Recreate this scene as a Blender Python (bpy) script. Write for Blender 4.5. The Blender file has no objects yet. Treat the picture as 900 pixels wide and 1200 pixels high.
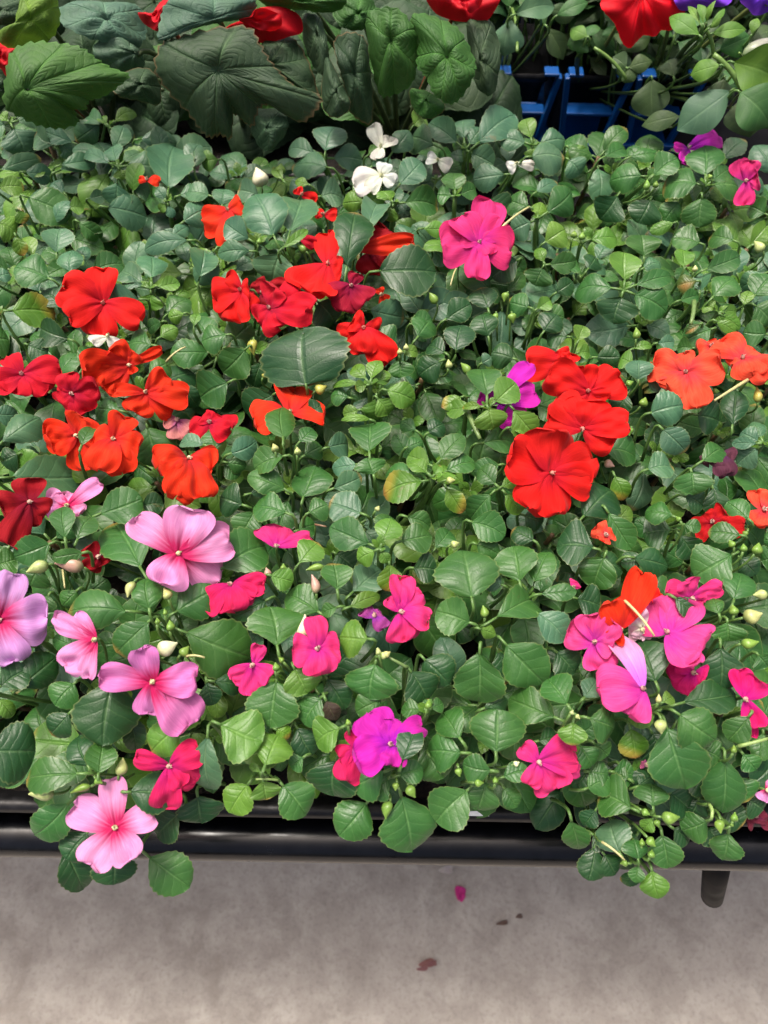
import bpy, math, random
import numpy as np
from mathutils import Vector
R = math.radians
random.seed(7); rng = np.random.default_rng(7)
sc = bpy.context.scene
col = sc.collection

# ------------------------------------------------------------------ camera
F_PX = 600 / (18 / 26.19)
PITCH, ROLL = 63.0, 1.1
CAM = np.array([0.0, 0.0, 1.24])
cam_d = bpy.data.cameras.new('camera'); cam = bpy.data.objects.new('camera', cam_d); col.objects.link(cam)
cam_d.sensor_fit = 'VERTICAL'; cam_d.sensor_height = 36; cam_d.lens = 26.19
cam_d.clip_start = 0.02; cam_d.clip_end = 100
from mathutils import Matrix
M = Matrix.Rotation(R(90 - PITCH), 4, 'X') @ Matrix.Rotation(R(ROLL), 4, 'Z')
cam.matrix_world = Matrix.Translation(Vector(CAM)) @ M
cam_d.dof.use_dof = True; cam_d.dof.focus_distance = 0.50; cam_d.dof.aperture_fstop = 9.0
sc.camera = cam
RM = np.array(M.to_3x3())

# ------------------------------------------------------------------ sky and sun
SUN_EL, SUN_AZ = 71.0, -42.0          # azimuth measured from +Y (away from the viewer)
w = bpy.data.worlds.new('World'); sc.world = w; w.use_nodes = True
nt = w.node_tree; bg = nt.nodes['Background']
sky = nt.nodes.new('ShaderNodeTexSky'); sky.sky_type = 'NISHITA'; sky.sun_disc = False
sky.sun_elevation = R(SUN_EL); sky.sun_rotation = R(SUN_AZ)
sky.air_density = 0.6; sky.dust_density = 10.0; sky.ozone_density = 0.0
nt.links.new(sky.outputs[0], bg.inputs[0]); bg.inputs[1].default_value = 0.125
sd = bpy.data.lights.new('sun', 'SUN'); sd.energy = 1.5; sd.angle = R(11); sd.color = (1.0, 0.95, 0.88)
so = bpy.data.objects.new('sun', sd); col.objects.link(so)
sdir = Vector((math.sin(R(SUN_AZ)) * math.cos(R(SUN_EL)), math.cos(R(SUN_AZ)) * math.cos(R(SUN_EL)), math.sin(R(SUN_EL))))
so.rotation_euler = sdir.to_track_quat('Z', 'Y').to_euler(); so.location = (0, 0, 4)
sc.view_settings.view_transform = 'Standard'; sc.view_settings.look = 'None'
sc.view_settings.exposure = 0.80; sc.view_settings.gamma = 1.0
sc.cycles.max_bounces = 8; sc.cycles.diffuse_bounces = 3; sc.cycles.glossy_bounces = 3
sc.cycles.transmission_bounces = 4

# ------------------------------------------------------------------ picture maths
def ray(x, y):
    d = RM @ np.array([(x - 450) / F_PX, -(y - 600) / F_PX, -1.0]); return d
def at_z(x, y, z):
    d = ray(x, y); return CAM + d * ((z - CAM[2]) / d[2])
def at_y(x, y, Y):
    d = ray(x, y); return CAM + d * ((Y - CAM[1]) / d[1])
def at_plane(x, y, p, n):
    d = ray(x, y); return CAM + d * (np.dot(p - CAM, n) / np.dot(d, n))
def depth(p): return float(-(RM.T @ (p - CAM))[2])
def project(p):
    q = RM.T @ (np.asarray(p) - CAM); return 450 + F_PX * q[0] / -q[2], 600 - F_PX * q[1] / -q[2]
def unit(v):
    v = np.asarray(v, float); return v / max(1e-9, np.linalg.norm(v))

# ------------------------------------------------------------------ materials
def new_mat(name):
    m = bpy.data.materials.new(name); m.use_nodes = True
    nt = m.node_tree; b = nt.nodes['Principled BSDF']; return m, nt, b
class N:
    def __init__(s, nt): s.nt = nt
    def n(s, t, **k):
        x = s.nt.nodes.new(t)
        for a, v in k.items(): setattr(x, a, v)
        return x
    def m(s, op, a, b=None, c=None, clamp=False):
        x = s.nt.nodes.new('ShaderNodeMath'); x.operation = op; x.use_clamp = clamp
        for i, v in enumerate((a, b, c)):
            if v is None: continue
            if isinstance(v, (int, float)): x.inputs[i].default_value = v
            else: s.nt.links.new(v, x.inputs[i])
        return x.outputs[0]
    def mix(s, f, a, b, blend='MIX'):
        x = s.nt.nodes.new('ShaderNodeMix'); x.data_type = 'RGBA'; x.blend_type = blend
        for i, v in ((0, f), (6, a), (7, b)):
            if isinstance(v, (int, float)): x.inputs[i].default_value = v
            elif isinstance(v, tuple): x.inputs[i].default_value = (*v, 1) if len(v) == 3 else v
            else: s.nt.links.new(v, x.inputs[i])
        return x.outputs[2]
    def ramp(s, v, lo, hi, a=0.0, b=1.0):
        x = s.nt.nodes.new('ShaderNodeMapRange'); x.clamp = True
        s.nt.links.new(v, x.inputs[0])
        for i, q in zip((1, 2, 3, 4), (lo, hi, a, b)): x.inputs[i].default_value = q
        return x.outputs[0]
    def link(s, a, b): s.nt.links.new(a, b)

def finish_translucent(g, nt, b, colour, amount, bump_h=None, dist=0.0006, strength=0.6):
    out = nt.nodes['Material Output']
    g.link(colour, b.inputs['Base Color'])
    tr = g.n('ShaderNodeBsdfTranslucent'); ms = g.n('ShaderNodeMixShader'); ms.inputs[0].default_value = amount
    tc = g.mix(1.0, colour, (1.0, 1.0, 0.7), 'MULTIPLY'); g.link(tc, tr.inputs[0])
    g.link(b.outputs[0], ms.inputs[1]); g.link(tr.outputs[0], ms.inputs[2]); g.link(ms.outputs[0], out.inputs[0])
    if bump_h is not None:
        bp = g.n('ShaderNodeBump'); bp.inputs['Strength'].default_value = strength; bp.inputs['Distance'].default_value = dist
        g.link(bump_h, bp.inputs['Height']); g.link(bp.outputs[0], b.inputs['Normal']); g.link(bp.outputs[0], tr.inputs['Normal'])

def leaf_material(name, nveins=5.0, vein_mix=0.35, rough=0.36, margin=0.35, dist=0.0011, spec=0.45):
    m, nt, b = new_mat(name); g = N(nt)
    tint = g.n('ShaderNodeAttribute', attribute_name='tint').outputs[0]
    uv = g.n('ShaderNodeUVMap', uv_map='uv'); sp = g.n('ShaderNodeSeparateXYZ'); g.link(uv.outputs[0], sp.inputs[0])
    s = sp.outputs[0]; v = g.m('SUBTRACT', sp.outputs[1], 0.5); a = g.m('MULTIPLY', g.m('ABSOLUTE', v), 2.0)
    geo = g.n('ShaderNodeNewGeometry')
    nz = g.n('ShaderNodeTexNoise'); nz.inputs['Scale'].default_value = 90; nz.inputs['Detail'].default_value = 4
    g.link(geo.outputs['Position'], nz.inputs['Vector'])
    nf = g.n('ShaderNodeTexNoise'); nf.inputs['Scale'].default_value = 900; nf.inputs['Detail'].default_value = 3
    g.link(geo.outputs['Position'], nf.inputs['Vector'])
    wob = g.m('MULTIPLY', g.m('SUBTRACT', nz.outputs[0], 0.5), 0.10)
    ph = g.m('ADD', g.m('SUBTRACT', s, g.m('MULTIPLY', g.m('POWER', a, 0.8), 0.24)), wob)
    puff = g.m('ABSOLUTE', g.m('SINE', g.m('MULTIPLY', ph, math.pi * nveins)))
    lat = g.m('SUBTRACT', 1.0, g.ramp(puff, 0.0, 0.30))
    lat = g.m('MULTIPLY', lat, g.ramp(a, 0.75, 1.0, 1.0, 0.0))
    mid = g.m('SUBTRACT', 1.0, g.ramp(a, 0.01, 0.055))
    mid = g.m('MULTIPLY', mid, g.ramp(s, 0.55, 1.0, 1.0, 0.15))
    mg = g.m('MULTIPLY', g.ramp(a, 0.93, 1.0), margin)
    c = g.mix(g.ramp(nz.outputs[0], 0.3, 0.7), g.mix(1.0, tint, (0.80, 0.86, 0.85), 'MULTIPLY'), g.mix(1.0, tint, (1.18, 1.12, 1.0), 'MULTIPLY'))
    c = g.mix(g.m('MULTIPLY', g.ramp(nf.outputs[0], 0.35, 0.7), 0.15), c, g.mix(1.0, tint, (1.5, 1.35, 1.3), 'MULTIPLY'))
    pale = g.mix(0.35, g.mix(1.0, tint, (2.2, 1.9, 2.0), 'MULTIPLY'), (0.22, 0.34, 0.14))
    c = g.mix(g.m('MULTIPLY', lat, vein_mix * 0.5), c, pale)
    c = g.mix(g.m('MULTIPLY', mid, min(1.0, vein_mix * 1.6)), c, pale)
    c = g.mix(mg, c, (0.30, 0.34, 0.12))
    sp_ = g.n('ShaderNodeTexNoise'); sp_.inputs['Scale'].default_value = 42; sp_.inputs['Detail'].default_value = 7; sp_.inputs['Roughness'].default_value = 0.75
    g.link(geo.outputs['Position'], sp_.inputs['Vector'])
    c = g.mix(g.m('MULTIPLY', g.ramp(sp_.outputs[0], 0.66, 0.72), 0.55), c, (0.16, 0.13, 0.05))
    back = g.mix(0.45, c, (0.20, 0.30, 0.16)); c = g.mix(geo.outputs['Backfacing'], c, back)
    h = g.m('ADD', g.m('MULTIPLY', g.m('POWER', puff, 0.45), 0.35), g.m('MULTIPLY', g.ramp(a, 0.0, 0.10), 0.9))
    h = g.m('ADD', h, g.m('MULTIPLY', nf.outputs[0], 0.30))
    g.link(g.ramp(nz.outputs[0], 0.2, 0.8, rough - 0.05, rough + 0.12), b.inputs['Roughness'])
    b.inputs['Specular IOR Level'].default_value = spec
    finish_translucent(g, nt, b, c, 0.16, h, dist, 0.55)
    return m

def petal_material(name):
    m, nt, b = new_mat(name); g = N(nt)
    tint = g.n('ShaderNodeAttribute', attribute_name='tint').outputs[0]
    uv = g.n('ShaderNodeUVMap', uv_map='uv'); sp = g.n('ShaderNodeSeparateXYZ'); g.link(uv.outputs[0], sp.inputs[0])
    s = sp.outputs[0]; v = g.m('SUBTRACT', sp.outputs[1], 0.5)
    cmb = g.n('ShaderNodeCombineXYZ'); g.link(g.m('MULTIPLY', s, 1.2), cmb.inputs[0]); g.link(g.m('MULTIPLY', v, 16.0), cmb.inputs[1])
    geo = g.n('ShaderNodeNewGeometry')
    nz = g.n('ShaderNodeTexNoise'); nz.inputs['Scale'].default_value = 2.2; nz.inputs['Detail'].default_value = 4; g.link(cmb.outputs[0], nz.inputs['Vector'])
    nb = g.n('ShaderNodeTexNoise'); nb.inputs['Scale'].default_value = 120; nb.inputs['Detail'].default_value = 3; g.link(geo.outputs['Position'], nb.inputs['Vector'])
    gm = g.n('ShaderNodeGamma'); gm.inputs[1].default_value = 1.20; g.link(tint, gm.inputs[0])
    c = g.mix(g.ramp(nz.outputs[0], 0.35, 0.7), g.mix(1.0, gm.outputs[0], (0.88, 0.86, 0.90), 'MULTIPLY'), tint)
    c = g.mix(g.m('MULTIPLY', g.ramp(nb.outputs[0], 0.4, 0.75), 0.35), c, g.mix(1.0, tint, (1.12, 1.3, 1.2), 'MULTIPLY'))
    h = g.m('ADD', nz.outputs[0], g.m('MULTIPLY', nb.outputs[0], 0.8))
    b.inputs['Roughness'].default_value = 0.75; b.inputs['Specular IOR Level'].default_value = 0.18
    b.inputs['Sheen Weight'].default_value = 0.06
    out_tr = (1, 1, 1)
    g2 = g
    finish_translucent(g, nt, b, c, 0.22, h, 0.0005, 0.4)
    return m

def plain(name, c, rough=0.5, metal=0.0, nscale=60, nmix=0.25, bump=0.0, spec=0.5):
    m, nt, b = new_mat(name); g = N(nt)
    geo = g.n('ShaderNodeNewGeometry')
    nz = g.n('ShaderNodeTexNoise'); nz.inputs['Scale'].default_value = nscale; nz.inputs['Detail'].default_value = 5; g.link(geo.outputs['Position'], nz.inputs['Vector'])
    dark = tuple(x * (1 - nmix) for x in c); lite = tuple(min(1, x * (1 + nmix)) for x in c)
    g.link(g.mix(g.ramp(nz.outputs[0], 0.3, 0.7), dark, lite), b.inputs['Base Color'])
    g.link(g.ramp(nz.outputs[0], 0.3, 0.7, rough * 0.85, rough * 1.15), b.inputs['Roughness'])
    b.inputs['Metallic'].default_value = metal; b.inputs['Specular IOR Level'].default_value = spec
    if bump:
        bp = g.n('ShaderNodeBump'); bp.inputs['Distance'].default_value = bump; g.link(nz.outputs[0], bp.inputs['Height']); g.link(bp.outputs[0], b.inputs['Normal'])
    return m

def tint_material(name, rough=0.45):
    m, nt, b = new_mat(name); g = N(nt)
    tint = g.n('ShaderNodeAttribute', attribute_name='tint').outputs[0]
    geo = g.n('ShaderNodeNewGeometry')
    nz = g.n('ShaderNodeTexNoise'); nz.inputs['Scale'].default_value = 350; nz.inputs['Detail'].default_value = 4; g.link(geo.outputs['Position'], nz.inputs['Vector'])
    c = g.mix(g.ramp(nz.outputs[0], 0.3, 0.7), g.mix(1.0, tint, (0.75, 0.8, 0.7), 'MULTIPLY'), g.mix(1.0, tint, (1.15, 1.15, 1.15), 'MULTIPLY'))
    g.link(c, b.inputs['Base Color']); b.inputs['Roughness'].default_value = rough
    return m

def quilt_material(name, scale, rough, transl, bump, spec=0.4):
    m, nt, b = new_mat(name); g = N(nt)
    tint = g.n('ShaderNodeAttribute', attribute_name='tint').outputs[0]
    geo = g.n('ShaderNodeNewGeometry')
    vo = g.n('ShaderNodeTexVoronoi'); vo.feature = 'SMOOTH_F1'; vo.inputs['Scale'].default_value = scale; g.link(geo.outputs['Position'], vo.inputs['Vector'])
    nz = g.n('ShaderNodeTexNoise'); nz.inputs['Scale'].default_value = scale * 0.5; nz.inputs['Detail'].default_value = 6; g.link(geo.outputs['Position'], nz.inputs['Vector'])
    c = g.mix(g.ramp(nz.outputs[0], 0.3, 0.7), g.mix(1.0, tint, (0.72, 0.80, 0.78), 'MULTIPLY'), g.mix(1.0, tint, (1.3, 1.18, 1.1), 'MULTIPLY'))
    c = g.mix(g.m('MULTIPLY', g.ramp(vo.outputs[0], 0.35, 0.8), 0.3), c, g.mix(1.0, tint, (1.5, 1.4, 1.4), 'MULTIPLY'))
    h = g.m('ADD', g.m('MULTIPLY', vo.outputs[0], -1.0), g.m('MULTIPLY', nz.outputs[0], 0.6))
    b.inputs['Roughness'].default_value = rough; b.inputs['Specular IOR Level'].default_value = spec
    finish_translucent(g, nt, b, c, transl, h, bump, 0.6)
    return m

MAT = {
 'leaf': leaf_material('impatiens_leaf'),
 'begonia': leaf_material('begonia_leaf', nveins=7.0, vein_mix=0.30, rough=0.58, margin=0.0, dist=0.0022, spec=0.4),
 'ruffle': quilt_material('ruffled_petal', 60, 0.6, 0.2, 0.0006, 0.25),
 'petunia': leaf_material('petunia_leaf', nveins=5.0, vein_mix=0.25, rough=0.55, margin=0.0, dist=0.0004),
 'petal': petal_material('petal'),
 'stem': tint_material('green_stem', 0.4),
 'bud': tint_material('bud_skin', 0.38),
 'black_plastic': plain('black_tray_plastic', (0.009, 0.009, 0.010), 0.42, nscale=160, nmix=0.5, bump=0.0003, spec=0.3),
 'rail': plain('black_painted_tube', (0.003, 0.0035, 0.005), 0.24, nscale=90, nmix=0.5, bump=0.00012, spec=0.35),
 'mesh': plain('black_shelf_metal', (0.006, 0.006, 0.007), 0.6, spec=0.1),
 'soil': plain('potting_soil', (0.010, 0.007, 0.005), 0.95, nscale=220, nmix=0.7, bump=0.004),
 'blue': plain('blue_plastic', (0.001, 0.060, 0.24), 0.38, nscale=30, nmix=0.2),
 'label': plain('white_label_plastic', (0.6, 0.62, 0.66), 0.4, nmix=0.05),
}

# ------------------------------------------------------------------ mesh helpers
class Geo:
    def __init__(s): s.v = []; s.f = []; s.uv = []; s.c = []; s.n = 0
    def add(s, v, f, uv=None, c=(0.5, 0.5, 0.5)):
        v = np.asarray(v, float); k = len(v)
        s.v.append(v); s.f += [tuple(i + s.n for i in q) for q in f]
        s.uv.append(np.zeros((k, 2)) if uv is None else np.asarray(uv, float))
        c = np.asarray(c, float)
        if c.ndim == 1: c = np.tile(c, (k, 1))
        s.c.append(c); s.n += k
    def empty(s): return s.n == 0
def build(name, g, mat, parent=None, origin=(0, 0, 0), smooth=True):
    me = bpy.data.meshes.new(name)
    v = np.concatenate(g.v) - np.asarray(origin); uv = np.concatenate(g.uv); c = np.concatenate(g.c)
    me.from_pydata(v.tolist(), [], g.f)
    ul = me.uv_layers.new(name='uv'); li = np.zeros(len(me.loops), dtype=np.int32); me.loops.foreach_get('vertex_index', li)
    ul.data.foreach_set('uv', uv[li].astype(np.float32).ravel())
    ca = me.color_attributes.new('tint', 'FLOAT_COLOR', 'POINT')
    ca.data.foreach_set('color', np.concatenate([c, np.ones((len(c), 1))], 1).astype(np.float32).ravel())
    if smooth: me.polygons.foreach_set('use_smooth', [True] * len(me.polygons))
    me.materials.append(mat); me.update()
    o = bpy.data.objects.new(name, me); col.objects.link(o)
    if parent is not None: o.parent = parent
    return o
def empty(name, loc, label, cat, group=None):
    o = bpy.data.objects.new(name, None); o.empty_display_size = 0.02; col.objects.link(o); o.location = loc
    tag(o, label, cat, group); return o
def tag(o, label, cat, group=None, kind=None):
    if label: o['label'] = label
    if cat: o['category'] = cat
    if group: o['group'] = group
    if kind: o['kind'] = kind
    return o

def grid_faces(nu, nv):
    return [(i * (nv + 1) + j, (i + 1) * (nv + 1) + j, (i + 1) * (nv + 1) + j + 1, i * (nv + 1) + j + 1) for i in range(nu) for j in range(nv)]
GF = {}
def frame(b, t, n):
    x = t - b; L = np.linalg.norm(x); x = x / L; n = n - x * np.dot(n, x); n = unit(n); return x, np.cross(n, x), n, L

def tube(g, pts, rad, c, seg=6, cap=True):
    pts = np.asarray(pts, float); k = len(pts)
    rad = np.full(k, rad) if np.isscalar(rad) else np.asarray(rad)
    tg = np.gradient(pts, axis=0); V = []
    up = np.array([0.31, 0.77, 0.55])
    for i in range(k):
        t = unit(tg[i]); a = unit(np.cross(t, up)); b = np.cross(t, a)
        for j in range(seg):
            q = 2 * math.pi * j / seg; V.append(pts[i] + rad[i] * (a * math.cos(q) + b * math.sin(q)))
    f = [(i * seg + j, i * seg + (j + 1) % seg, (i + 1) * seg + (j + 1) % seg, (i + 1) * seg + j) for i in range(k - 1) for j in range(seg)]
    if cap: f += [tuple(range(seg))[::-1], tuple((k - 1) * seg + j for j in range(seg))]
    g.add(V, f, None, c)
def bez(p0, p1, p2, k=7):
    t = np.linspace(0, 1, k)[:, None]; return (1 - t) ** 2 * p0 + 2 * t * (1 - t) * p1 + t ** 2 * p2

PAL = {'g': (0.036, 0.124, 0.026), 'd': (0.017, 0.068, 0.020), 'b': (0.062, 0.156, 0.082), 'l': (0.088, 0.205, 0.026),  # b: bluish green, made paler so the colour carries some sky sheen
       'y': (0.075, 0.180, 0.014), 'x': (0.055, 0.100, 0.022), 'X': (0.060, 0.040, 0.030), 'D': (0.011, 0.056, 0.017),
       'c': (0.42, 0.42, 0.16), 'o': (0.04, 0.085, 0.025)}
FC = {'R': (0.72, 0.012, 0.009), 'O': (0.76, 0.038, 0.007), 'C': (0.56, 0.005, 0.024), 'D': (0.34, 0.004, 0.012), 'K': (0.78, 0.085, 0.040),
      'P': (0.76, 0.31, 0.58), 'P2': (0.62, 0.19, 0.44), 'V': (0.64, 0.31, 0.64), 'H': (0.72, 0.040, 0.20), 'H2': (0.72, 0.070, 0.27), 'Q': (0.64, 0.018, 0.12),
      'Q2': (0.72, 0.015, 0.18), 'M': (0.54, 0.020, 0.38), 'M2': (0.35, 0.06, 0.28), 'W': (0.72, 0.73, 0.67), 'W2': (0.78, 0.52, 0.66), 'Z': (0.50, 0.20, 0.19),
      'N': (0.11, 0.030, 0.055), 'N2': (0.36, 0.006, 0.035), 'N3': (0.16, 0.02, 0.04), 'N4': (0.38, 0.10, 0.20), 'D2': (0.5, 0.006, 0.008)}
BC = {'c': (0.46, 0.50, 0.20), 'l': (0.17, 0.30, 0.05), 'w': (0.70, 0.70, 0.48), 'p': (0.50, 0.30, 0.24), 'y': (0.42, 0.38, 0.08)}

def jit(c, a=0.12):
    k = 1 + random.uniform(-a, a); return np.array([c[0] * k * (1 + random.uniform(-a, a)), c[1] * k, c[2] * k * (1 + random.uniform(-a, a))])

def leaf(g, b, t, n, hw, kind='g', pet=0.14, nu=32, nv=8, arch=None, style='leaf', stalk=None):
    x, y, n, L = frame(b, t, n)
    if (nu, nv) not in GF: GF[(nu, nv)] = grid_faces(nu, nv)
    s = np.linspace(0, 1, nu + 1)[:, None]; v = np.linspace(-1, 1, nv + 1)[None, :]
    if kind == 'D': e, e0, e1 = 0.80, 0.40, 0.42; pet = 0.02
    elif style == 'petunia': e, e0, e1 = random.uniform(0.95, 1.15), 1.0, 0.95
    else: e, e0, e1 = random.uniform(1.0, 1.30), random.uniform(0.65, 1.0), random.uniform(0.48, 0.66)
    prof = np.sin(np.pi * np.clip(s, 0.0, 1.0) ** e).clip(0) ** (e0 + (e1 - e0) * s)
    prof = prof / prof.max()
    if style == 'leaf':
        ph = random.uniform(0, 1); teeth = np.abs(((s * 8 + ph) % 1) - 0.5) * 2
        prof = prof * (1 - 0.075 * teeth * (s > 0.12) * (s < 0.97))
    prof = prof * (1 + 0.05 * np.sin(2.2 * math.pi * s + random.uniform(0, 6)))
    asym = 1 + 0.06 * random.uniform(-1, 1) * np.sign(v)
    Y = hw * prof * v * asym
    X = L * (pet + (1 - pet) * s) + 0 * v
    if kind == 'D': X = X - 0.10 * L * np.exp(-(v / 0.35) ** 2) * s ** 6
    if arch is None: arch = random.uniform(0.03, 0.17)
    xx = X / L
    Z = arch * L * 4 * xx * (1 - xx)
    cup = random.uniform(-0.50, 0.15); fold = random.uniform(0.0, 0.30)
    Z = Z + hw * prof * (cup * v ** 2 + fold * np.abs(v))
    Z = Z + hw * 0.07 * np.sin(s * random.uniform(7, 13) + random.uniform(0, 6) + 1.5 * np.sign(v)) * np.abs(v) ** 1.5
    Z = Z - random.uniform(0, 0.16) * L * s ** 4
    Y = Y + L * random.uniform(-0.04, 0.04) * np.sin(math.pi * s)
    V = b + X[..., None] * x + Y[..., None] * y + Z[..., None] * n
    uv = np.stack([s + 0 * v, (v + 1) / 2 + 0 * s], -1).reshape(-1, 2)
    c0 = jit(PAL[kind]); C = np.tile(c0, ((nu + 1) * (nv + 1), 1))
    sv = (s + 0 * v).ravel(); av = np.abs(v + 0 * s).ravel(); vv = (v + 0 * s).ravel()
    if kind == 'y':
        k = np.clip((sv + 0.25 * av * random.choice((-1, 1)) * np.sign(vv) - 0.62) / 0.25, 0, 1)[:, None]
        C = C * (1 - k) + np.array([0.27, 0.24, 0.035]) * k
        k2 = np.clip((sv - 0.86) / 0.1, 0, 1)[:, None] * 0.6; C = C * (1 - k2) + np.array([0.22, 0.07, 0.03]) * k2
    if kind == 'x':
        k = np.exp(-((sv - 0.6) ** 2 + (vv - 0.3) ** 2) / 0.12)[:, None]; C = C * (1 - k) + np.array([0.30, 0.17, 0.05]) * k
    if kind in 'bdgl' and style == 'leaf' and random.random() < 0.10:
        k = np.clip((sv - 0.88) / 0.1, 0, 1)[:, None] * 0.8; C = C * (1 - k) + np.array([0.30, 0.20, 0.05]) * k
    g.add(V.reshape(-1, 3), GF[(nu, nv)], uv, C)
    # petiole
    base = b if stalk is None else stalk
    j = b + x * L * (pet + 0.03) + n * arch * L * 4 * pet * (1 - pet)
    sc_ = (0.10, 0.20, 0.05)
    if stalk is None: pts = [b, (b + j) / 2 + n * 0.0003, j]
    else: pts = list(bez(stalk, b - x * 0.004 - n * 0.004, b, 5)[:-1]) + [b, j]
    k = len(pts); gs = STEM_SINK[0]
    tube(gs, pts, np.linspace(0.0013, 0.0009, k), sc_, 5)
STEM_SINK = [None]

def petal_edge(s, v): return np.sin(v * 11 + 2 * np.sin(v * 4)) * s ** 8
def petal(b, t, n, hw, c, eye, nu=18, nv=16, cup=0.05, crk=1.0):
    g = Geo(); x, y, n, L = frame(b, t, n)
    if (nu, nv) not in GF: GF[(nu, nv)] = grid_faces(nu, nv)
    s = np.linspace(0.03, 1, nu + 1)[:, None]; v = np.linspace(-1, 1, nv + 1)[None, :]
    prof = s ** 0.60 * np.sqrt(np.clip(1 - s ** 5, 0, 1)) + 0.02; prof = prof / prof.max()
    Y = hw * prof * v * (1 + random.uniform(-0.08, 0.08) * np.sign(v))
    notch = random.uniform(0.05, 0.13)
    X = L * (s * (1 + 0.05) - notch * s ** 4 * np.exp(-(Y / (0.30 * hw)) ** 2)) + 0 * v
    X = X + L * 0.025 * np.sin(v * random.uniform(5, 9) + random.uniform(0, 6)) * s ** 3
    Z = L * ((cup + random.uniform(-0.05, 0.07)) * 4 * s * (1 - s)) + hw * prof * random.uniform(-0.28, 0.12) * v ** 2
    Z = Z + hw * 0.20 * np.sin(v * random.uniform(3, 5.5) + random.uniform(0, 6)) * s ** 2
    Z = Z - hw * 0.12 * np.exp(-(v / 0.18) ** 2) * (1 - 0.5 * s)
    for q in range(3):
        Z = Z + crk * hw * 0.065 * np.sin(s * random.uniform(4, 13) + v * random.uniform(-9, 9) + random.uniform(0, 6)) * s
    Z = Z + crk * hw * 0.05 * petal_edge(s, v + random.uniform(-1, 1))
    Y = Y + hw * 0.10 * np.sin(s * random.uniform(2, 4) + random.uniform(0, 6)) * s
    V = b + X[..., None] * x + Y[..., None] * y + Z[..., None] * n
    uv = np.stack([s + 0 * v, (v + 1) / 2 + 0 * s], -1).reshape(-1, 2)
    sv = (s + 0 * v).ravel(); vv = (v + 0 * s).ravel(); c0 = jit(c, 0.07); C = np.tile(c0, (len(sv), 1))
    k = (np.clip((0.50 - sv + 0.10 * np.abs(np.sin(vv * 9))) / 0.40, 0, 1) ** 1.15)[:, None] * 0.95; C = C * (1 - k) + np.asarray(eye) * k
    k = np.clip((sv - 0.80) / 0.2, 0, 1)[:, None] * 0.12; C = C * (1 - k) + np.clip(c0 * 1.2 + 0.03, 0, 0.9) * k
    g.add(V.reshape(-1, 3), GF[(nu, nv)], uv, C)
    return g

def bud_geo(g, b, t, wd, c, seg=10, k=9):
    d = t - b; L = np.linalg.norm(d); x = d / L; a = unit(np.cross(x, [0.2, 0.5, 0.9])); e = np.cross(x, a)
    V = []; C = []; UV = []
    bend = a * L * 0.08
    for i in range(k + 1):
        s = i / k; r = wd * 0.5 * (math.sin(math.pi * min(1, s ** 0.68)) ** 0.95 + 0.02) if s < 1 else 0.0004
        for j in range(seg):
            q = 2 * math.pi * j / seg; rr = r * (1 + 0.09 * math.cos(3 * q))
            V.append(b + x * L * s + bend * math.sin(math.pi * s) + rr * (a * math.cos(q) + e * math.sin(q)))
            gr = max(0, 1 - s * 2.6) * 0.7
            C.append(np.array(c) * (1 - gr) + np.array([0.12, 0.22, 0.05]) * gr); UV.append((s, j / seg))
    f = [(i * seg + j, i * seg + (j + 1) % seg, (i + 1) * seg + (j + 1) % seg, (i + 1) * seg + j) for i in range(k) for j in range(seg)]
    f += [tuple(range(seg))[::-1]]
    g.add(V, f, UV, C)

def boxg(g, x0, x1, y0, y1, z0, z1, c=(0.5,) * 3):
    V = [(x, y, z) for x in (x0, x1) for y in (y0, y1) for z in (z0, z1)]
    g.add(V, [(0, 1, 3, 2), (4, 6, 7, 5), (0, 4, 5, 1), (2, 3, 7, 6), (0, 2, 6, 4), (1, 5, 7, 3)], None, c)
def bevel(o, wdt=0.002, seg=3):
    m = o.modifiers.new('bevel', 'BEVEL'); m.width = wdt; m.segments = seg; m.limit_method = 'ANGLE'; return o

# ------------------------------------------------------------------ setting: floor, bench, trays
def floor():
    g = Geo(); S = 6.0
    g.add([(-S, -S, 0), (S, -S, 0), (S, S, 0), (-S, S, 0)], [(0, 1, 2, 3)])
    m, nt, b = new_mat('concrete'); q = N(nt); geo = q.n('ShaderNodeNewGeometry')
    def nz(sc_, det, dist=0.0):
        x = q.n('ShaderNodeTexNoise'); x.inputs['Scale'].default_value = sc_; x.inputs['Detail'].default_value = det; x.inputs['Distortion'].default_value = dist
        q.link(geo.outputs['Position'], x.inputs['Vector']); return x.outputs[0]
    a, b2, c2, s2 = nz(5.5, 10, 0.3), nz(21, 12, 0.3), nz(150, 6), nz(19, 10, 0.8)
    for nd in nt.nodes:
        if nd.type == 'TEX_NOISE': nd.inputs['Roughness'].default_value = 0.68
    cc = q.mix(q.ramp(a, 0.3, 0.7), (0.260, 0.230, 0.198), (0.400, 0.364, 0.320))
    cc = q.mix(q.m('MULTIPLY', q.ramp(b2, 0.42, 0.66), 0.8), cc, (0.47, 0.435, 0.385))
    cc = q.mix(q.m('MULTIPLY', q.ramp(s2, 0.56, 0.72), 0.4), cc, (0.17, 0.145, 0.12))
    cc = q.mix(q.m('MULTIPLY', q.ramp(c2, 0.5, 0.68), 0.45), cc, (0.19, 0.168, 0.145))
    q.link(cc, b.inputs['Base Color']); b.inputs['Roughness'].default_value = 0.75
    bp = q.n('ShaderNodeBump'); bp.inputs['Distance'].default_value = 0.002; q.link(q.m('ADD', b2, c2), bp.inputs['Height']); q.link(bp.outputs[0], b.inputs['Normal'])
    tag(build('floor', g, m, smooth=False), 'grey brown concrete floor below the bench', None, kind='structure')
floor()

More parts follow.
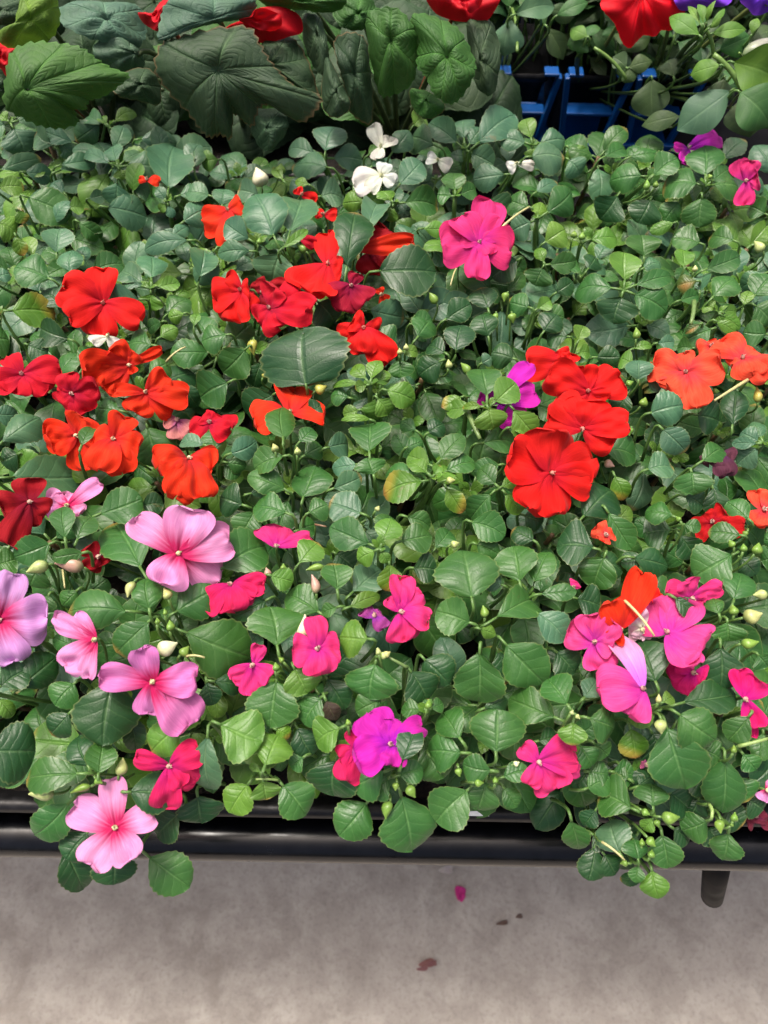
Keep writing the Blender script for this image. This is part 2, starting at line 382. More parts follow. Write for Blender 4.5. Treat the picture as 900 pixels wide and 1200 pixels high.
RZ = 0.672; RAD = 0.0150
RP = at_z(450, 985, RZ); RY = float(RP[1])
bench = empty('display_bench', (0, RY, 0), 'black metal display bench with a rounded tube along its front edge', 'bench')
bo = (0, RY, 0)
g = Geo(); tube(g, [(x, RY, RZ) for x in np.linspace(-1.0, 1.0, 30)], RAD, (0, 0, 0), 40); build('rail', g, MAT['rail'], bench, bo)
g = Geo(); boxg(g, -1.0, 1.0, RY + RAD - 0.004, 1.45, RZ - 0.014, RZ - 0.004); build('shelf', g, MAT['mesh'], bench, bo, False)
for sx in (-0.94, 0.94):
    for yy in (RY + 0.05, 1.35):
        g = Geo(); tube(g, [(sx, yy, 0.0), (sx, yy, RZ - 0.01)], 0.014, (0, 0, 0), 16); build('leg', g, MAT['rail'], bench, bo)
pb = at_z(834, 1054, 0.560); pa = at_z(842, 1000, RZ - 0.006)
g = Geo(); tube(g, [pa, pa * 0.5 + pb * 0.5, pb * 0.93 + pa * 0.07, pb], [0.0095, 0.0092, 0.0085, 0.006], (0, 0, 0), 18); build('bracket', g, MAT['mesh'], bench, bo)

def rounded_rect(x0, x1, y0, y1, r, k=6):
    P = []
    for cx, cy, a0 in ((x1 - r, y1 - r, 0), (x0 + r, y1 - r, 90), (x0 + r, y0 + r, 180), (x1 - r, y0 + r, 270)):
        for i in range(k + 1):
            a = R(a0 + 90 * i / k); P.append((cx + r * math.cos(a), cy + r * math.sin(a)))
    return P
def loft(g, rings, c=(0.5,) * 3, close=False):
    n = len(rings[0]); V = [p for r in rings for p in r]
    f = [(i * n + j, i * n + (j + 1) % n, (i + 1) * n + (j + 1) % n, (i + 1) * n + j) for i in range(len(rings) - 1) for j in range(n)]
    if close: f.append(tuple((len(rings) - 1) * n + j for j in range(n)))
    g.add(V, f, None, c)
def nursery_tray(x0, x1, y0, y1, label, zt=0.716):
    t = empty('seedling_tray', ((x0 + x1) / 2, (y0 + y1) / 2, 0.668), label, 'tray', 'black seedling trays on the bench'); o = t.location
    g = Geo(); rr = []
    for (d, z) in ((0.016, 0.669), (0.006, zt - 0.012), (0.000, zt - 0.010), (-0.001, zt - 0.004), (0.001, zt), (0.004, zt + 0.001), (0.008, zt), (0.0095, zt - 0.004), (0.012, zt - 0.006), (0.024, 0.674)):
        rr.append([(px, py, z) for px, py in rounded_rect(x0 + d, x1 - d, y0 + d, y1 - d, 0.022 - d * 0.3)])
    loft(g, rr, close=True); build('tray_shell', g, MAT['black_plastic'], t, o)
    g = Geo(); nx, ny = 22, 12; X = np.linspace(x0 + 0.012, x1 - 0.012, nx + 1); Y = np.linspace(y0 + 0.012, y1 - 0.012, ny + 1)
    V = [(a, b_, zt - 0.012 + random.uniform(-0.003, 0.003)) for a in X for b_ in Y]
    g.add(V, grid_faces(nx, ny)); build('potting_soil', g, MAT['soil'], t, o)
TX = at_z(662, 950, 0.712)[0]; TY = float(at_z(560, 962, 0.705)[1])
nursery_tray(TX - 0.54, TX, TY, TY + 0.28, 'black plastic tray under the front impatiens, its rounded right corner showing above the rail')
nursery_tray(TX + 0.008, TX + 0.55, TY, TY + 0.28, 'black plastic tray under the impatiens in the front right corner of the bench')
nursery_tray(TX - 0.50, TX + 0.04, TY + 0.288, TY + 0.57, 'black plastic tray under the left and middle impatiens of the back row')
nursery_tray(TX + 0.05, TX + 0.59, TY + 0.288, TY + 0.57, 'black plastic tray under the impatiens at the back right')
nursery_tray(-0.62, 0.095, TY + 0.60, TY + 0.88, 'black plastic tray holding the large leaved red begonias', 0.722)
g = Geo(); q0 = at_z(538, 950, 0.7195); q1 = at_z(573, 952, 0.7195)
boxg(g, q0[0], q1[0], q0[1] - 0.003, q0[1] + 0.002, 0.7185, 0.7195)
tag(build('plant_label', g, MAT['label'], smooth=False), 'small white plastic tag lying on the tray rim under the front leaves', 'plant label')

# ------------------------------------------------------------------ impatiens plants
SEEDS = '''35 165 flowerless blue green impatiens in the back left corner, below the pale veined begonia leaf
150 190 impatiens with a tiny orange bud, at the back left below the jagged begonia leaf
265 200 impatiens with one fat round white bud, at the back below the widest begonia leaf
440 190 impatiens with two open white blooms in the back row
560 170 impatiens with two small faded cream blooms and one tall pale leaf at the back
680 185 flowerless impatiens in the back row directly under the blue carrier
840 185 impatiens with two small pink blooms in the back right corner
40 275 flowerless impatiens with a striped curled leaf at the left edge, above the yellowing leaf
130 340 impatiens with one bright red bloom alone, right of a yellowing leaf
270 265 impatiens with twin upright oval leaves and an angular orange bloom on their left
390 320 impatiens crowded with crimson and scarlet blooms and one wilted dark red bloom
560 285 impatiens with one ruffled hot pink bloom and a long cream spur, upper middle
690 290 flowerless impatiens with round lime green leaves, right of the single ruffled hot pink bloom
790 320 flowerless impatiens with a star of light leaves and a browning leaf, upper right
890 290 flowerless impatiens with a cream bud at the right edge, below the small pink blooms
30 440 impatiens with one crimson pink bloom at the left edge, above big pale oval leaves
145 450 impatiens with two orange blooms and one crimson bloom close together at the left
270 390 impatiens with a cupped red bloom beside an open crimson bloom, above smooth round leaves
350 420 flowerless impatiens with one huge dark round leaf, left of centre
480 380 impatiens with one scarlet bloom half under leaves, right of the huge dark round leaf
610 420 flowerless impatiens with small leaves, just left of the big red bloom cluster
690 450 impatiens with two red blooms at the top of the big red cluster
800 420 impatiens with two coral orange blooms, right of the big red cluster
890 440 impatiens with one coral bloom and a thin curved stalk at the right edge
50 570 impatiens with a dark red bloom, a lilac pink bloom and one orange bloom, left edge
210 530 impatiens with two round orange blooms and a faded pinkish one between them
330 560 impatiens with an orange bloom split by one pointed green leaf in front
450 560 flowerless impatiens with light green whorls in the middle of the bed
560 520 impatiens with a magenta bloom hidden behind light green leaves, left of the red cluster
640 570 impatiens with the largest red bloom and another red bloom right above it
760 560 flowerless dark leaved impatiens right of the largest red bloom
880 600 impatiens with a purple brown wilted bloom and coral and red blooms, right edge
40 720 impatiens with one pale lilac bloom cut by the left edge of the view
205 650 impatiens with the large open light pink bloom above the fat white bud
330 680 impatiens with a side-on pink bloom above a deep rose bloom, left of centre
440 690 impatiens with a hot pink bloom under a yellow tipped leaf and a tiny purple one
560 700 flowerless impatiens with a cross of four large smooth leaves, lower middle
680 690 impatiens with a small orange bloom low among dark leaves and an upright red petal
800 700 impatiens with a hot pink bloom behind dark leaves, above the pink cluster at right
90 800 impatiens with a side-on folded light pink bloom above a large dark leaf, lower left
230 790 impatiens with a ragged mauve pink bloom below a fat white bud
370 790 impatiens with a neat round hot pink bloom beside a long white bud
470 850 impatiens with one vivid violet magenta bloom near the front tray edge
590 800 flowerless impatiens with wide dark leaves below the cross of four large leaves
720 790 impatiens with a cluster of three bright pink blooms and one upright red bloom
860 810 impatiens with deep pink blooms half hidden by dark leaves at the lower right edge
60 930 flowerless impatiens with a cream bud hanging over the rail in the lower left corner
150 950 impatiens with a light pink bloom hanging over the black rail beside a rose red bloom
280 890 flowerless impatiens with yellow green round leaves over the front tray edge
400 920 impatiens with a torn rose bloom beside the violet magenta one, leaves hanging down
540 900 flowerless impatiens with glossy leaves and small buds above the white plastic tag
660 890 impatiens with one ragged magenta pink bloom over the tray corner
740 930 impatiens trailing furthest down over the rail, with many pale buds
860 920 impatiens with pale buds and drooping leaves in the lower right corner over the rail
'''
seeds = []
for ln in SEEDS.strip().splitlines():
    a = ln.split(None, 2); px, py = float(a[0]), float(a[1]); P = at_z(px, py, 0.80); seeds.append(dict(px=px, py=py, P=P, label=a[2], fl=[]))
SP = np.array([s['P'][:2] for s in seeds])
GROUP = 'potted impatiens plants crowded on the bench'
for s in seeds:
    y = min(max(s['P'][1], TY + 0.03), TY + 0.54)
    s['root'] = np.array([s['P'][0], y, 0.704])
    s['o'] = empty('impatiens_plant', s['root'].tolist(), s['label'], 'plant', GROUP)
    s['foliage'] = Geo(); s['stem'] = Geo(); s['stems'] = 0
def nearest(P):
    return seeds[int(np.argmin(((SP - P[:2]) ** 2).sum(1)))]
def zc(py):
    k = min(1, max(0, (py - 840) / 220)); return 0.800 - 0.068 * k
def zl(py, layer): return zc(py) + layer * 0.0042 - 0.012
def facing(P, up=0.5, out=None, o=0.3, j=0.16):
    n = up * np.array([0, 0, 1.0]) + (1 - up) * unit(CAM - P)
    if out is not None: n = n + o * out
    return unit(n + rng.normal(0, j, 3))
SC_G = (0.10, 0.19, 0.045); SC_R = (0.16, 0.10, 0.05)
def px_leaf(bx, by, tx, ty, wpx, kind, layer, pet=0.14, stalk=True, owner=None, o_=0.22):
    z = zl((by + ty) / 2, layer); b = at_z(bx, by, z)
    rough_t = at_z(tx, ty, z); out = unit(rough_t - b); n = facing(b, 0.42, out, o_)
    t = at_plane(tx, ty, b, n)
    if np.linalg.norm(t - b) > 2.2 * np.linalg.norm(rough_t - b) + 0.004: t = rough_t
    x, y, n2, L = frame(b, t, n); mid = (b + t) / 2
    p0 = np.array(project(mid)); p1 = np.array(project(mid + y * 0.01)); ax = unit(np.array([tx - bx, ty - by]))
    perp = abs((p1 - p0)[0] * -ax[1] + (p1 - p0)[1] * ax[0]) / 0.01
    perp = max(perp, 0.45 * F_PX / depth(mid))
    hw = wpx / 2 / perp * (1.22 if ty < 880 else 1.32)
    s = owner or nearest(b); STEM_SINK[0] = s['stem']
    st = None
    if stalk:
        dr = unit(s['root'] - b + np.array([0, 0, 0.02])); st = b + dr * 0.022 + np.array([0, 0, -0.014])
    leaf(s['foliage'], b, t, n, hw, kind, pet=pet, stalk=st)
    return s
def eye_of(c, code):
    if code.startswith(('P', 'V')): return np.array([0.52, 0.003, 0.10])
    if code.startswith('W'): return np.array([0.80, 0.82, 0.66])
    return np.array(c) * np.array([0.75, 0.5, 1.2]) + np.array([0, 0, 0.01])
def px_flower(cx, cy, code, layer, pts):
    z = zl(cy, layer); P = at_z(cx, cy, z); s = nearest(P); n0 = facing(P, 0.45, None, 0, 0.24); cupf = random.uniform(-0.05, 0.22); crk = random.uniform(0.5, 1.6)
    g = Geo(); pd = depth(P) / F_PX
    C0 = P + n0 * 0.002
    vis = {'R': (0.55, 0.22, 0.18), 'O': (0.6, 0.45, 0.3), 'W': (0.6, 0.6, 0.35), 'P': (0.62, 0.62, 0.35)}.get(code[0], (0.55, 0.35, 0.3))
    bud_geo(g, C0 - n0 * 0.001, C0 + n0 * 0.0026, 0.0030, vis, 8, 6)
    for q in range(3):
        d = unit(rng.normal(0, 1, 3) + n0); bud_geo(g, C0 + n0 * 0.001, C0 + n0 * 0.0014 + d * 0.0018, 0.0011, vis, 6, 5)
    tube(g, bez(P - n0 * 0.001, P - n0 * 0.012, P + (s['root'] - P) * 0.35, 7), 0.0009, SC_G, 6)
    fo = build('flower', g, MAT['bud'], s['o'], s['root'])
    s['fl'].append((code, round(cx), round(cy)))
    for k, p in enumerate(pts):
        tx, ty, wp = p[0], p[1], p[2]; c = FC[p[3]] if len(p) > 3 else FC[code]
        n = unit(n0 + rng.normal(0, 0.13, 3)); b = P + n0 * (0.0004 * (k % 3) + 0.0002 * k)
        t = at_plane(tx, ty, b, n); x, y, n2, L = frame(b, t, n); mid = (b + t) / 2
        p0 = np.array(project(mid)); p1 = np.array(project(mid + y * 0.01)); ax = unit(np.array([tx - cx, ty - cy]))
        perp = max(abs((p1 - p0)[0] * -ax[1] + (p1 - p0)[1] * ax[0]) / 0.01, 0.5 * F_PX / depth(mid))
        pg = petal(b, t, n, wp / 2 / perp * 1.22, c, eye_of(c, code), cup=cupf, crk=crk)
        build('petal', pg, MAT['petal'], fo, s['root'])

DATA = '''@0 0
R 45 540 b 2 | 150 455 65 | 195 515 85 | 110 670 150 | -40 580 90 | 0 500 50 l
L -30 760 185 690 75 b 2
L 250 650 150 575 85 b 1
L 350 640 170 565 75 b 1
L 455 530 330 620 110 b 2
R 480 560 b 2 | 595 480 60 l | 590 610 75 | 385 510 70 | 440 510 40 l
L 590 615 780 620 90 b 2
R 520 735 b 2 | 360 670 55 | 490 625 80 | 625 665 65 | 715 740 115 | 540 790 60 l
L 735 870 765 640 185 b 2
L 820 740 875 625 85 b 1
L 255 620 330 690 70 b 1
L 230 760 420 700 80 b 1
@220 0
L 600 690 650 550 130 b 3
R 600 695 b 2 | 440 650 80 | 770 705 105
L 640 740 450 725 110 b 3
L 30 760 20 625 90 b 1
L 150 700 60 720 80 l 1
F 850 650 W 4 | 810 555 60 | 890 610 60 | 830 700 50
L 780 690 870 650 60 l 3
L 800 740 860 690 60 b 2
@440 0
R 395 660 b 3 | 235 540 100 | 380 515 90 | 470 560 80 | 520 720 110
L 290 650 145 600 130 b 4
L 420 655 615 500 140 b 4
L 60 690 150 570 90 b 2
R 690 640 l 4 | 545 600 90 b | 660 520 70 | 840 610 100 b | 690 690 60
L 660 690 835 690 130 b 5
L 840 640 900 720 110 l 2
F 275 705 W 4 | 225 690 50 | 330 735 60
F 620 720 W 3 | 580 740 50 | 700 730 40
L 90 830 205 700 115 b 3
L 160 560 210 510 80 l 1
@660 0
L 160 700 285 640 70 g 3
L 270 700 430 680 60 g 3
L 380 780 505 690 90 g 4
F 545 655 M 4 | 685 610 90 | 490 650 35 | 525 715 50
@0 180
L 90 80 235 95 80 b 1
L -20 150 105 145 75 l 2
L 90 180 315 270 150 g 4
L 70 240 110 305 55 y 3
L 290 180 225 120 60 b 2
L 290 240 370 240 65 l 2
L 240 60 420 30 70 b 1
L 380 200 460 180 60 b 1
L 515 110 515 235 120 b 5
L 440 230 650 280 140 b 3
F 650 120 O 4 | 610 110 30 | 700 130 40
L 560 130 700 190 80 b 1
R 735 215 b 2 | 690 150 50 | 700 250 40 l | 760 280 40
L 770 190 905 170 75 b 2
L 790 310 910 240 110 b 1
L -20 300 75 350 100 l 2
L 65 350 100 450 60 y 2
L 250 460 260 330 125 b 1
L 240 560 60 490 130 g 3
L -30 550 48 525 60 b 1
L 15 690 250 700 140 y 4
L 310 540 320 425 100 b 2
L 390 520 540 480 110 g 1
L 330 290 450 370 70 g 1
R 665 595 b 4 | 530 510 95 | 665 440 125 | 790 570 60 l | 525 570 60 | 655 690 100 l
L 640 640 480 650 115 b 5
L 860 380 630 420 90 b 1
L 740 380 830 320 60 b 1
L 870 570 900 420 120 b 2
L 720 720 830 630 100 g 2
L 820 700 740 720 60 l 3
L 850 770 870 700 40 l 3
L 300 700 190 600 100 d 0
F 455 660 R 6 | 270 570 150 | 455 500 120 | 290 720 110 | 430 800 140 | 630 730 110
@220 180
L 110 190 -10 165 80 b 2
L 110 240 -10 270 90 b 1
L 150 240 160 150 90 b 1
F 180 250 O 4 | 60 300 110 | 235 210 80 | 165 400 90
L 395 400 290 170 185 b 6
L 440 380 500 170 155 b 6
L 290 390 160 300 100 b 5
L 300 430 130 440 80 b 5
L 410 420 370 565 175 b 6
L 400 430 530 330 40 l 7
L 330 190 220 160 100 b 2
L 130 410 35 570 110 b 4
L 200 520 290 470 60 b 2
L 570 190 680 190 110 b 1
F 500 180 R 4 | 565 210 60 | 480 150 40
F 600 270 R 3 | 655 270 50 | 565 260 40
L 690 560 740 240 150 d 6
L 770 400 840 210 110 b 5
L 790 210 680 220 80 l 3
F 800 440 D 3 | 880 330 160 | 800 530 110 | 880 450 90
F 735 420 O 5 | 1000 395 85
F 490 370 C 5 | 565 400 50
B 310 400 315 370 30 l 6
B 520 430 480 400 35 l 6
B 325 145 300 60 85 w 4
L 430 130 370 60 40 l 3
L 540 140 470 120 40 l 3
B 400 90 410 45 50 l 3
F 850 100 W 5 | 730 140 110 | 870 40 60 | 910 130 60 | 800 170 60
L 900 170 780 220 90 l 3
F 235 600 R 6 | 110 640 130 | 200 740 130 | 270 690 90 | 160 560 100 | 270 590 80
L 290 600 110 600 130 b 5
F 365 680 C 6 | 500 620 130 | 550 690 120 | 300 730 90 | 400 770 110 | 400 590 100
F 330 610 D 3 | 290 560 90 | 370 690 90 | 440 570 70
F 615 490 R 7 | 610 340 100 | 485 580 150 | 590 615 110 | 680 500 110
F 720 580 N2 7 | 620 640 110 | 690 695 100 | 790 650 100 | 740 520 60
L 560 640 650 740 150 d 3
L 770 680 960 720 130 b 4
F 850 620 O 2 | 870 650 50 | 840 590 40
@440 180
L -25 520 270 510 200 d 7
R 80 220 l 4 | 280 230 120 g | 60 300 70 | 20 160 60
L -20 340 20 230 90 d 4
L 190 330 310 330 65 l 4
L 110 420 180 330 140 b 2
L 250 420 320 480 90 b 1
R 350 190 g 3 | 345 80 90 | 445 155 75 | 270 180 80
L 590 90 430 110 110 b 3
L 470 200 590 270 110 d 3
L 690 240 580 200 105 g 4
R 710 290 g 4 | 725 210 70 l | 595 340 110 b | 870 160 120
L 730 400 835 330 110 l 5
L 690 180 800 120 60 b 2
L 745 490 885 470 85 g 4
L 745 490 710 410 50 l 4
L 740 490 700 580 110 g 4
L 840 20 900 90 110 b 3
L 640 460 510 540 130 d 3
L 500 700 460 580 110 d 3
L 690 680 580 650 100 g 4
L 700 690 770 640 60 l 3
L 780 620 870 560 80 d 2
L 720 700 830 720 90 g 2
B 600 700 605 745 45 l 5
B 580 610 565 650 40 l 5
B 270 660 235 610 45 l 4
B 530 700 530 740 30 l 4
L 340 700 430 720 140 d 1
L 290 740 420 660 100 d 2
L 150 750 250 730 90 g 3
L 430 760 530 740 80 g 2
F 455 395 H 8 | 290 400 170 | 390 265 130 | 500 205 130 | 605 430 160 | 440 555 95 | 560 300 120 | 430 300 80 | 530 350 80 | 500 450 80 | 380 360 80
S 545 335 675 235 12 c 9
S 365 490 330 580 8 c 6
@660 180
L 370 100 200 120 120 g 4
L 380 110 505 20 100 g 4
L 610 140 440 130 130 g 5
R 625 145 g 5 | 620 -40 150 | 775 140 100 | 740 60 80
L 610 175 600 325 145 g 5
L 390 190 330 305 140 d 4
L 520 200 440 300 100 g 3
L 500 300 380 345 50 l 2
L 250 170 160 290 130 d 3
L 95 385 245 365 80 l 4
L 355 470 350 350 140 g 4
R 265 600 g 6 | 270 430 120 l | 45 600 110 | 220 745 165 d | 460 690 140 | 485 530 75
L 600 520 780 450 90 g 5
L 530 510 530 415 80 l 5
L 620 400 480 370 110 g 3
L 770 390 640 360 90 g 2
B 880 430 840 385 50 c 4
L 640 650 760 540 110 g 5
L 620 530 750 520 50 g 4
L 600 560 500 580 70 x 5
L 600 620 620 520 70 b 3
L 500 650 600 620 60 g 4
L 900 520 780 590 90 b 4
L 830 640 920 530 120 g 4
L 830 660 920 740 130 g 4
R 680 700 l 4 | 620 660 60 | 770 690 50 | 700 740 60 | 780 770 60
L 790 680 820 600 50 l 5
L -30 500 75 490 80 g 3
L 100 520 150 440 80 d 2
L 340 510 430 480 70 b 3
L 900 270 820 230 100 g 2
S 575 650 560 750 22 g 4
F 805 120 H 6 | 860 100 90 | 765 30 80 | 830 30 70 | 800 230 80
B 360 160 370 115 35 l 6
B 400 150 410 120 30 l 6
B 650 110 640 90 22 l 7
B 40 370 50 340 35 l 4
B 75 380 85 350 35 l 4
B 575 520 580 495 30 c 6
@0 360
L -60 140 45 140 130 g 4
L 330 150 170 90 110 d 2
L 110 160 210 200 90 d 2
L 350 290 440 170 110 g 3
L 690 170 555 160 110 g 3
L 640 310 740 240 100 g 2
L 720 60 640 100 60 g 2
L 690 140 780 90 70 l 2
S 730 240 815 175 10 c 3
L 790 320 870 440 80 d 2
L 550 460 410 440 100 g 4
L 640 500 700 700 180 g 4
L -20 620 175 470 130 b 5
L -40 470 80 470 80 b 4
L -10 750 385 740 190 b 6
L 90 640 0 680 100 d 3
F 100 298 C 7 | 30 215 80 | 270 270 110 | 215 370 90 | 60 385 110 | -30 340 110
F 320 378 C 7 | 290 290 90 | 430 350 100 | 380 470 120 | 265 430 90 | 250 370 60
F 565 255 O 7 | 480 185 130 | 360 280 140 | 712 185 45 | 450 360 130 | 600 200 80 | 590 290 40
F 640 375 O 7 | 740 300 100 | 830 390 110 | 600 470 120 | 500 370 50 | 770 450 110
F 340 560 O 6 | 190 560 130 | 220 600 120 | 370 480 130 | 370 720 130 | 430 560 100
F 500 585 O 8 | 545 475 115 | 620 610 110 | 540 730 120 | 430 720 130 | 410 570 110
L 350 630 410 520 60 g 9
F 780 500 Z 3 | 790 580 100 | 840 540 70 | 720 500 60
F 470 130 W 5 | 400 150 50 | 520 170 50
@220 360
F 100 510 C 5 | 10 540 90 | 190 540 110 | 130 470 80 | 60 480 60
L 190 120 60 150 110 g 3
L 270 170 150 290 145 g 4
L 200 320 50 400 160 g 5
L 520 350 500 80 335 D 6
L 400 370 250 470 140 d 4
L 420 605 415 420 120 g 9
L 480 605 555 535 70 g 8
L 445 650 290 710 105 g 9
L 520 470 590 430 80 d 3
L 330 220 290 350 90 d 2
L 720 400 625 390 75 g 5
L 760 450 680 470 60 l 5
R 800 340 l 8 | 725 250 60 | 840 230 60 | 735 355 50 | 625 340 30 | 890 290 60
L 830 380 830 500 115 l 7
L 820 500 675 490 30 l 6
L 800 665 800 510 155 g 6
L 600 620 715 600 105 b 5
L 170 650 305 590 100 b 5
L 130 640 100 540 105 g 4
L 90 610 -40 590 60 b 5
L 150 690 230 740 90 g 3
L 760 690 635 710 80 b 4
L 500 660 590 610 90 g 4
L 820 750 790 660 120 g 5
L 160 680 260 700 70 g 4
B 385 635 375 600 40 c 10
B 480 650 480 615 38 c 10
B 290 140 290 210 50 y 3
B 330 310 340 295 30 y 3
B 560 370 610 345 55 y 5
F 775 90 R 6 | 690 165 130 | 765 205 100 | 880 250 120 | 840 110 100 | 720 60 90
F 450 470 O 4 | 285 500 130 | 470 360 150 | 605 480 80
F 0 665 O 7 | -135 700 130 | 130 640 50 | 110 720 120 | 60 850 130 | -60 840 130
@440 360
L 30 360 175 410 100 l 8
L 20 350 30 270 70 l 7
L 0 390 60 470 90 l 7
L 170 150 250 50 115 g 4
L 350 215 380 65 125 d 4
L 500 150 470 25 110 d 3
L 100 180 0 110 110 g 4
L 105 195 190 200 50 l 5
L 105 220 110 310 100 g 4
L 300 230 190 300 110 d 5
L 320 210 230 170 80 d 3
L 620 230 510 200 110 d 3
L 460 250 510 220 60 b 2
B 130 190 135 160 30 c 6
B 105 210 105 180 30 c 6
B 320 270 320 230 38 c 5
B 415 290 375 245 45 l 5
R 490 440 g 8 | 470 255 130 | 380 440 30 l
L 510 430 620 330 115 l 9
L 490 430 520 535 135 l 9
L 590 430 700 560 110 l 9
L 445 440 310 450 70 l 7
L 390 390 290 440 60 y 6
L 580 530 670 540 45 l 7
F 545 420 M 6 | 680 250 70 | 455 390 70 | 710 380 100 | 620 510 110
L 440 600 625 600 100 g 4
S 400 450 460 580 25 g 5
L 255 700 140 650 95 l 8
L 270 690 390 560 90 g 8
L 290 730 440 680 80 g 7
L 560 690 430 720 90 g 6
L 200 745 40 730 90 g 6
L 130 620 210 590 70 g 2
L 220 560 300 510 90 d 3
L 190 550 110 500 60 g 2
L 730 120 800 30 110 d 3
L 860 130 750 140 90 d 3
B 640 360 680 345 40 p 5
F 840 250 R 6 | 655 235 135 | 790 195 100 | 860 200 80
@660 360
L 60 160 90 80 70 l 4
L 60 200 120 200 60 l 4
L 130 220 250 220 90 d 3
L 320 250 250 220 80 l 4
L 330 335 330 230 110 b 4
L 360 330 440 330 80 b 3
L 360 470 530 430 140 b 6
L 290 370 230 460 90 d 5
L 420 520 540 635 120 b 7
L 570 470 690 500 130 d 3
L 740 550 760 360 110 d 3
L 590 690 715 610 85 g 6
L 140 620 330 650 120 g 4
L 350 720 480 700 110 b 5
R 880 600 b 5 | 780 550 80 | 740 600 50 | 765 690 110 | 830 500 80
L 910 120 790 110 105 g 5
L 660 55 760 110 50 l 6
L 670 90 530 150 110 g 5
L 610 70 535 115 30 x 6
L 400 160 490 150 60 b 3
L 290 190 390 165 35 l 3
L 580 180 500 180 70 g 3
B 320 140 320 90 40 l 5
B 340 435 360 400 45 l 7
B 275 340 300 330 35 l 6
B 300 530 290 565 35 l 6
B 655 370 685 370 30 l 5
B 480 220 480 195 30 l 5
F 110 370 R 8 | 250 300 150 | 90 255 90 | -70 290 150 | -10 430 120 | 170 430 120
F 90 535 R 9 | 290 500 110 | 110 400 170 | -75 490 130 | -30 400 130 | 225 600 130
F 540 290 K 7 | 385 260 130 | 530 200 80 | 700 240 140 | 580 445 130 | 440 350 110
F 655 175 K 5 | 590 190 90 | 640 150 50
F 790 230 K 7 | 680 150 120 | 740 260 80 | 920 300 120 | 830 300 130 | 860 200 70
S 810 320 665 410 16 c 8
B 855 420 850 350 45 y 5
F 680 650 N 5 | 750 680 110 | 640 690 90 | 720 740 90 | 700 635 80
B 180 680 225 700 45 p 5
@440 540
F 770 55 R 10 | 575 -20 180 | 790 -140 190 | 960 -20 150 | 955 95 140 | 810 240 130 | 670 210 150
L 430 645 385 375 240 g 9
L 440 720 265 660 150 g 9
L 480 720 720 600 150 g 9
L 640 560 605 370 170 g 7
L 690 560 760 390 110 g 6
L 700 590 885 570 70 g 7
L 90 360 250 320 115 g 7
L 120 240 245 290 80 g 6
L 40 350 60 240 110 g 7
L 235 85 35 150 120 y 7
R 250 75 l 8 | 145 0 60 | 285 20 40 | 350 40 60
L 300 100 380 230 80 y 7
L 525 130 415 255 110 g 6
L 560 130 640 230 85 l 6
L 545 120 615 80 55 l 6
L 540 115 450 30 90 g 6
L 400 260 570 330 120 g 6
L 430 360 545 410 90 g 5
L 710 360 600 300 80 d 5
L 570 550 475 520 90 b 5
L 60 435 65 575 100 y 8
B 310 85 350 85 38 c 9
B 330 370 365 360 40 c 5
B 480 690 472 635 45 l 10
B 490 510 530 495 35 l 6
F 110 665 H 8 | 110 505 100 | 200 580 80 | 240 705 90 | 140 790 130 | 60 600 70
L 640 235 740 270 110 d 3
L 150 470 270 480 120 d 4
L 250 400 330 300 90 g 4
@0 540
L 410 245 625 165 150 g 6
L 645 515 490 258 215 g 6
L 610 200 720 190 90 d 4
L 245 355 60 425 120 g 6
L 290 370 275 200 95 g 8
L 330 370 405 245 100 g 7
L 385 400 225 430 60 g 8
L -20 460 75 430 110 g 5
L 190 450 130 550 130 g 4
L 605 665 290 660 165 g 7
L 660 680 640 510 120 g 8
L 745 680 955 560 160 g 7
L 220 580 190 670 80 g 4
L 350 560 270 640 90 g 4
B 370 470 240 450 80 p 7
B 215 455 115 490 70 c 7
B 590 530 560 600 50 c 9
B 740 610 720 560 50 c 9
B 745 750 745 700 45 l 9
B 690 720 690 690 30 l 9
B 725 680 722 650 25 l 9
S 275 480 285 560 10 c 4
F 130 180 D 8 | 120 75 130 | 10 230 150 | 30 370 120 | 210 230 110 | 120 290 110
F 300 200 P 5 | 195 175 100 | 300 140 110 | 350 240 90 | 220 265 80 | 445 90 70
F 430 420 D 4 | 390 370 80 | 450 460 90 | 390 480 80
B 40 190 15 150 60 p 7
F 785 410 P 10 | 595 250 125 | 840 205 190 | 1020 345 150 | 965 530 150 | 705 540 160
F 0 700 V 9 | 70 490 120 | 210 690 190 | 60 890 140 | -120 560 120 | -120 800 120
@0 720
F 425 110 P 8 | 235 15 80 | 320 0 80 | 280 230 120 | 385 285 70
F 675 295 P2 9 | 435 275 110 | 620 140 110 | 865 280 130 | 840 495 180 | 655 445 130
B 690 160 780 125 85 w 10
B 790 180 830 140 50 l 9
S 820 185 900 190 12 c 9
F 745 665 Q 7 | 590 625 75 | 880 590 110 | 865 730 100 | 735 850 120 | 800 760 80
L 60 340 255 185 150 d 5
L -20 330 125 240 130 d 6
L 500 250 450 580 250 d 7
L 340 290 240 400 130 g 4
L 320 420 220 530 110 d 4
L -20 360 60 450 70 l 4
L -80 600 160 600 230 d 6
L 395 700 100 720 130 g 8
L 430 725 450 565 125 g 8
L 400 690 340 530 120 d 5
L 810 470 655 605 130 l 6
L 540 780 765 790 160 d 9
L 560 420 600 600 90 d 3
L 330 140 230 100 80 g 4
R 170 110 l 4 | 220 95 40 | 130 140 40 | 230 60 60
B 520 710 540 630 60 c 7
L 680 10 510 170 150 g 7
B 420 720 440 735 40 l 9
@0 880
F 510 340 P 10 | 490 115 110 | 320 235 150 | 680 270 110 | 390 515 140 | 580 485 130
L 330 200 140 385 140 g 8
B 240 190 125 190 80 c 9
B 400 155 310 185 40 l 8
L 400 340 290 480 130 d 6
L 270 400 370 615 140 d 5
L 500 430 500 590 170 d 6
L 625 440 835 600 175 g 6
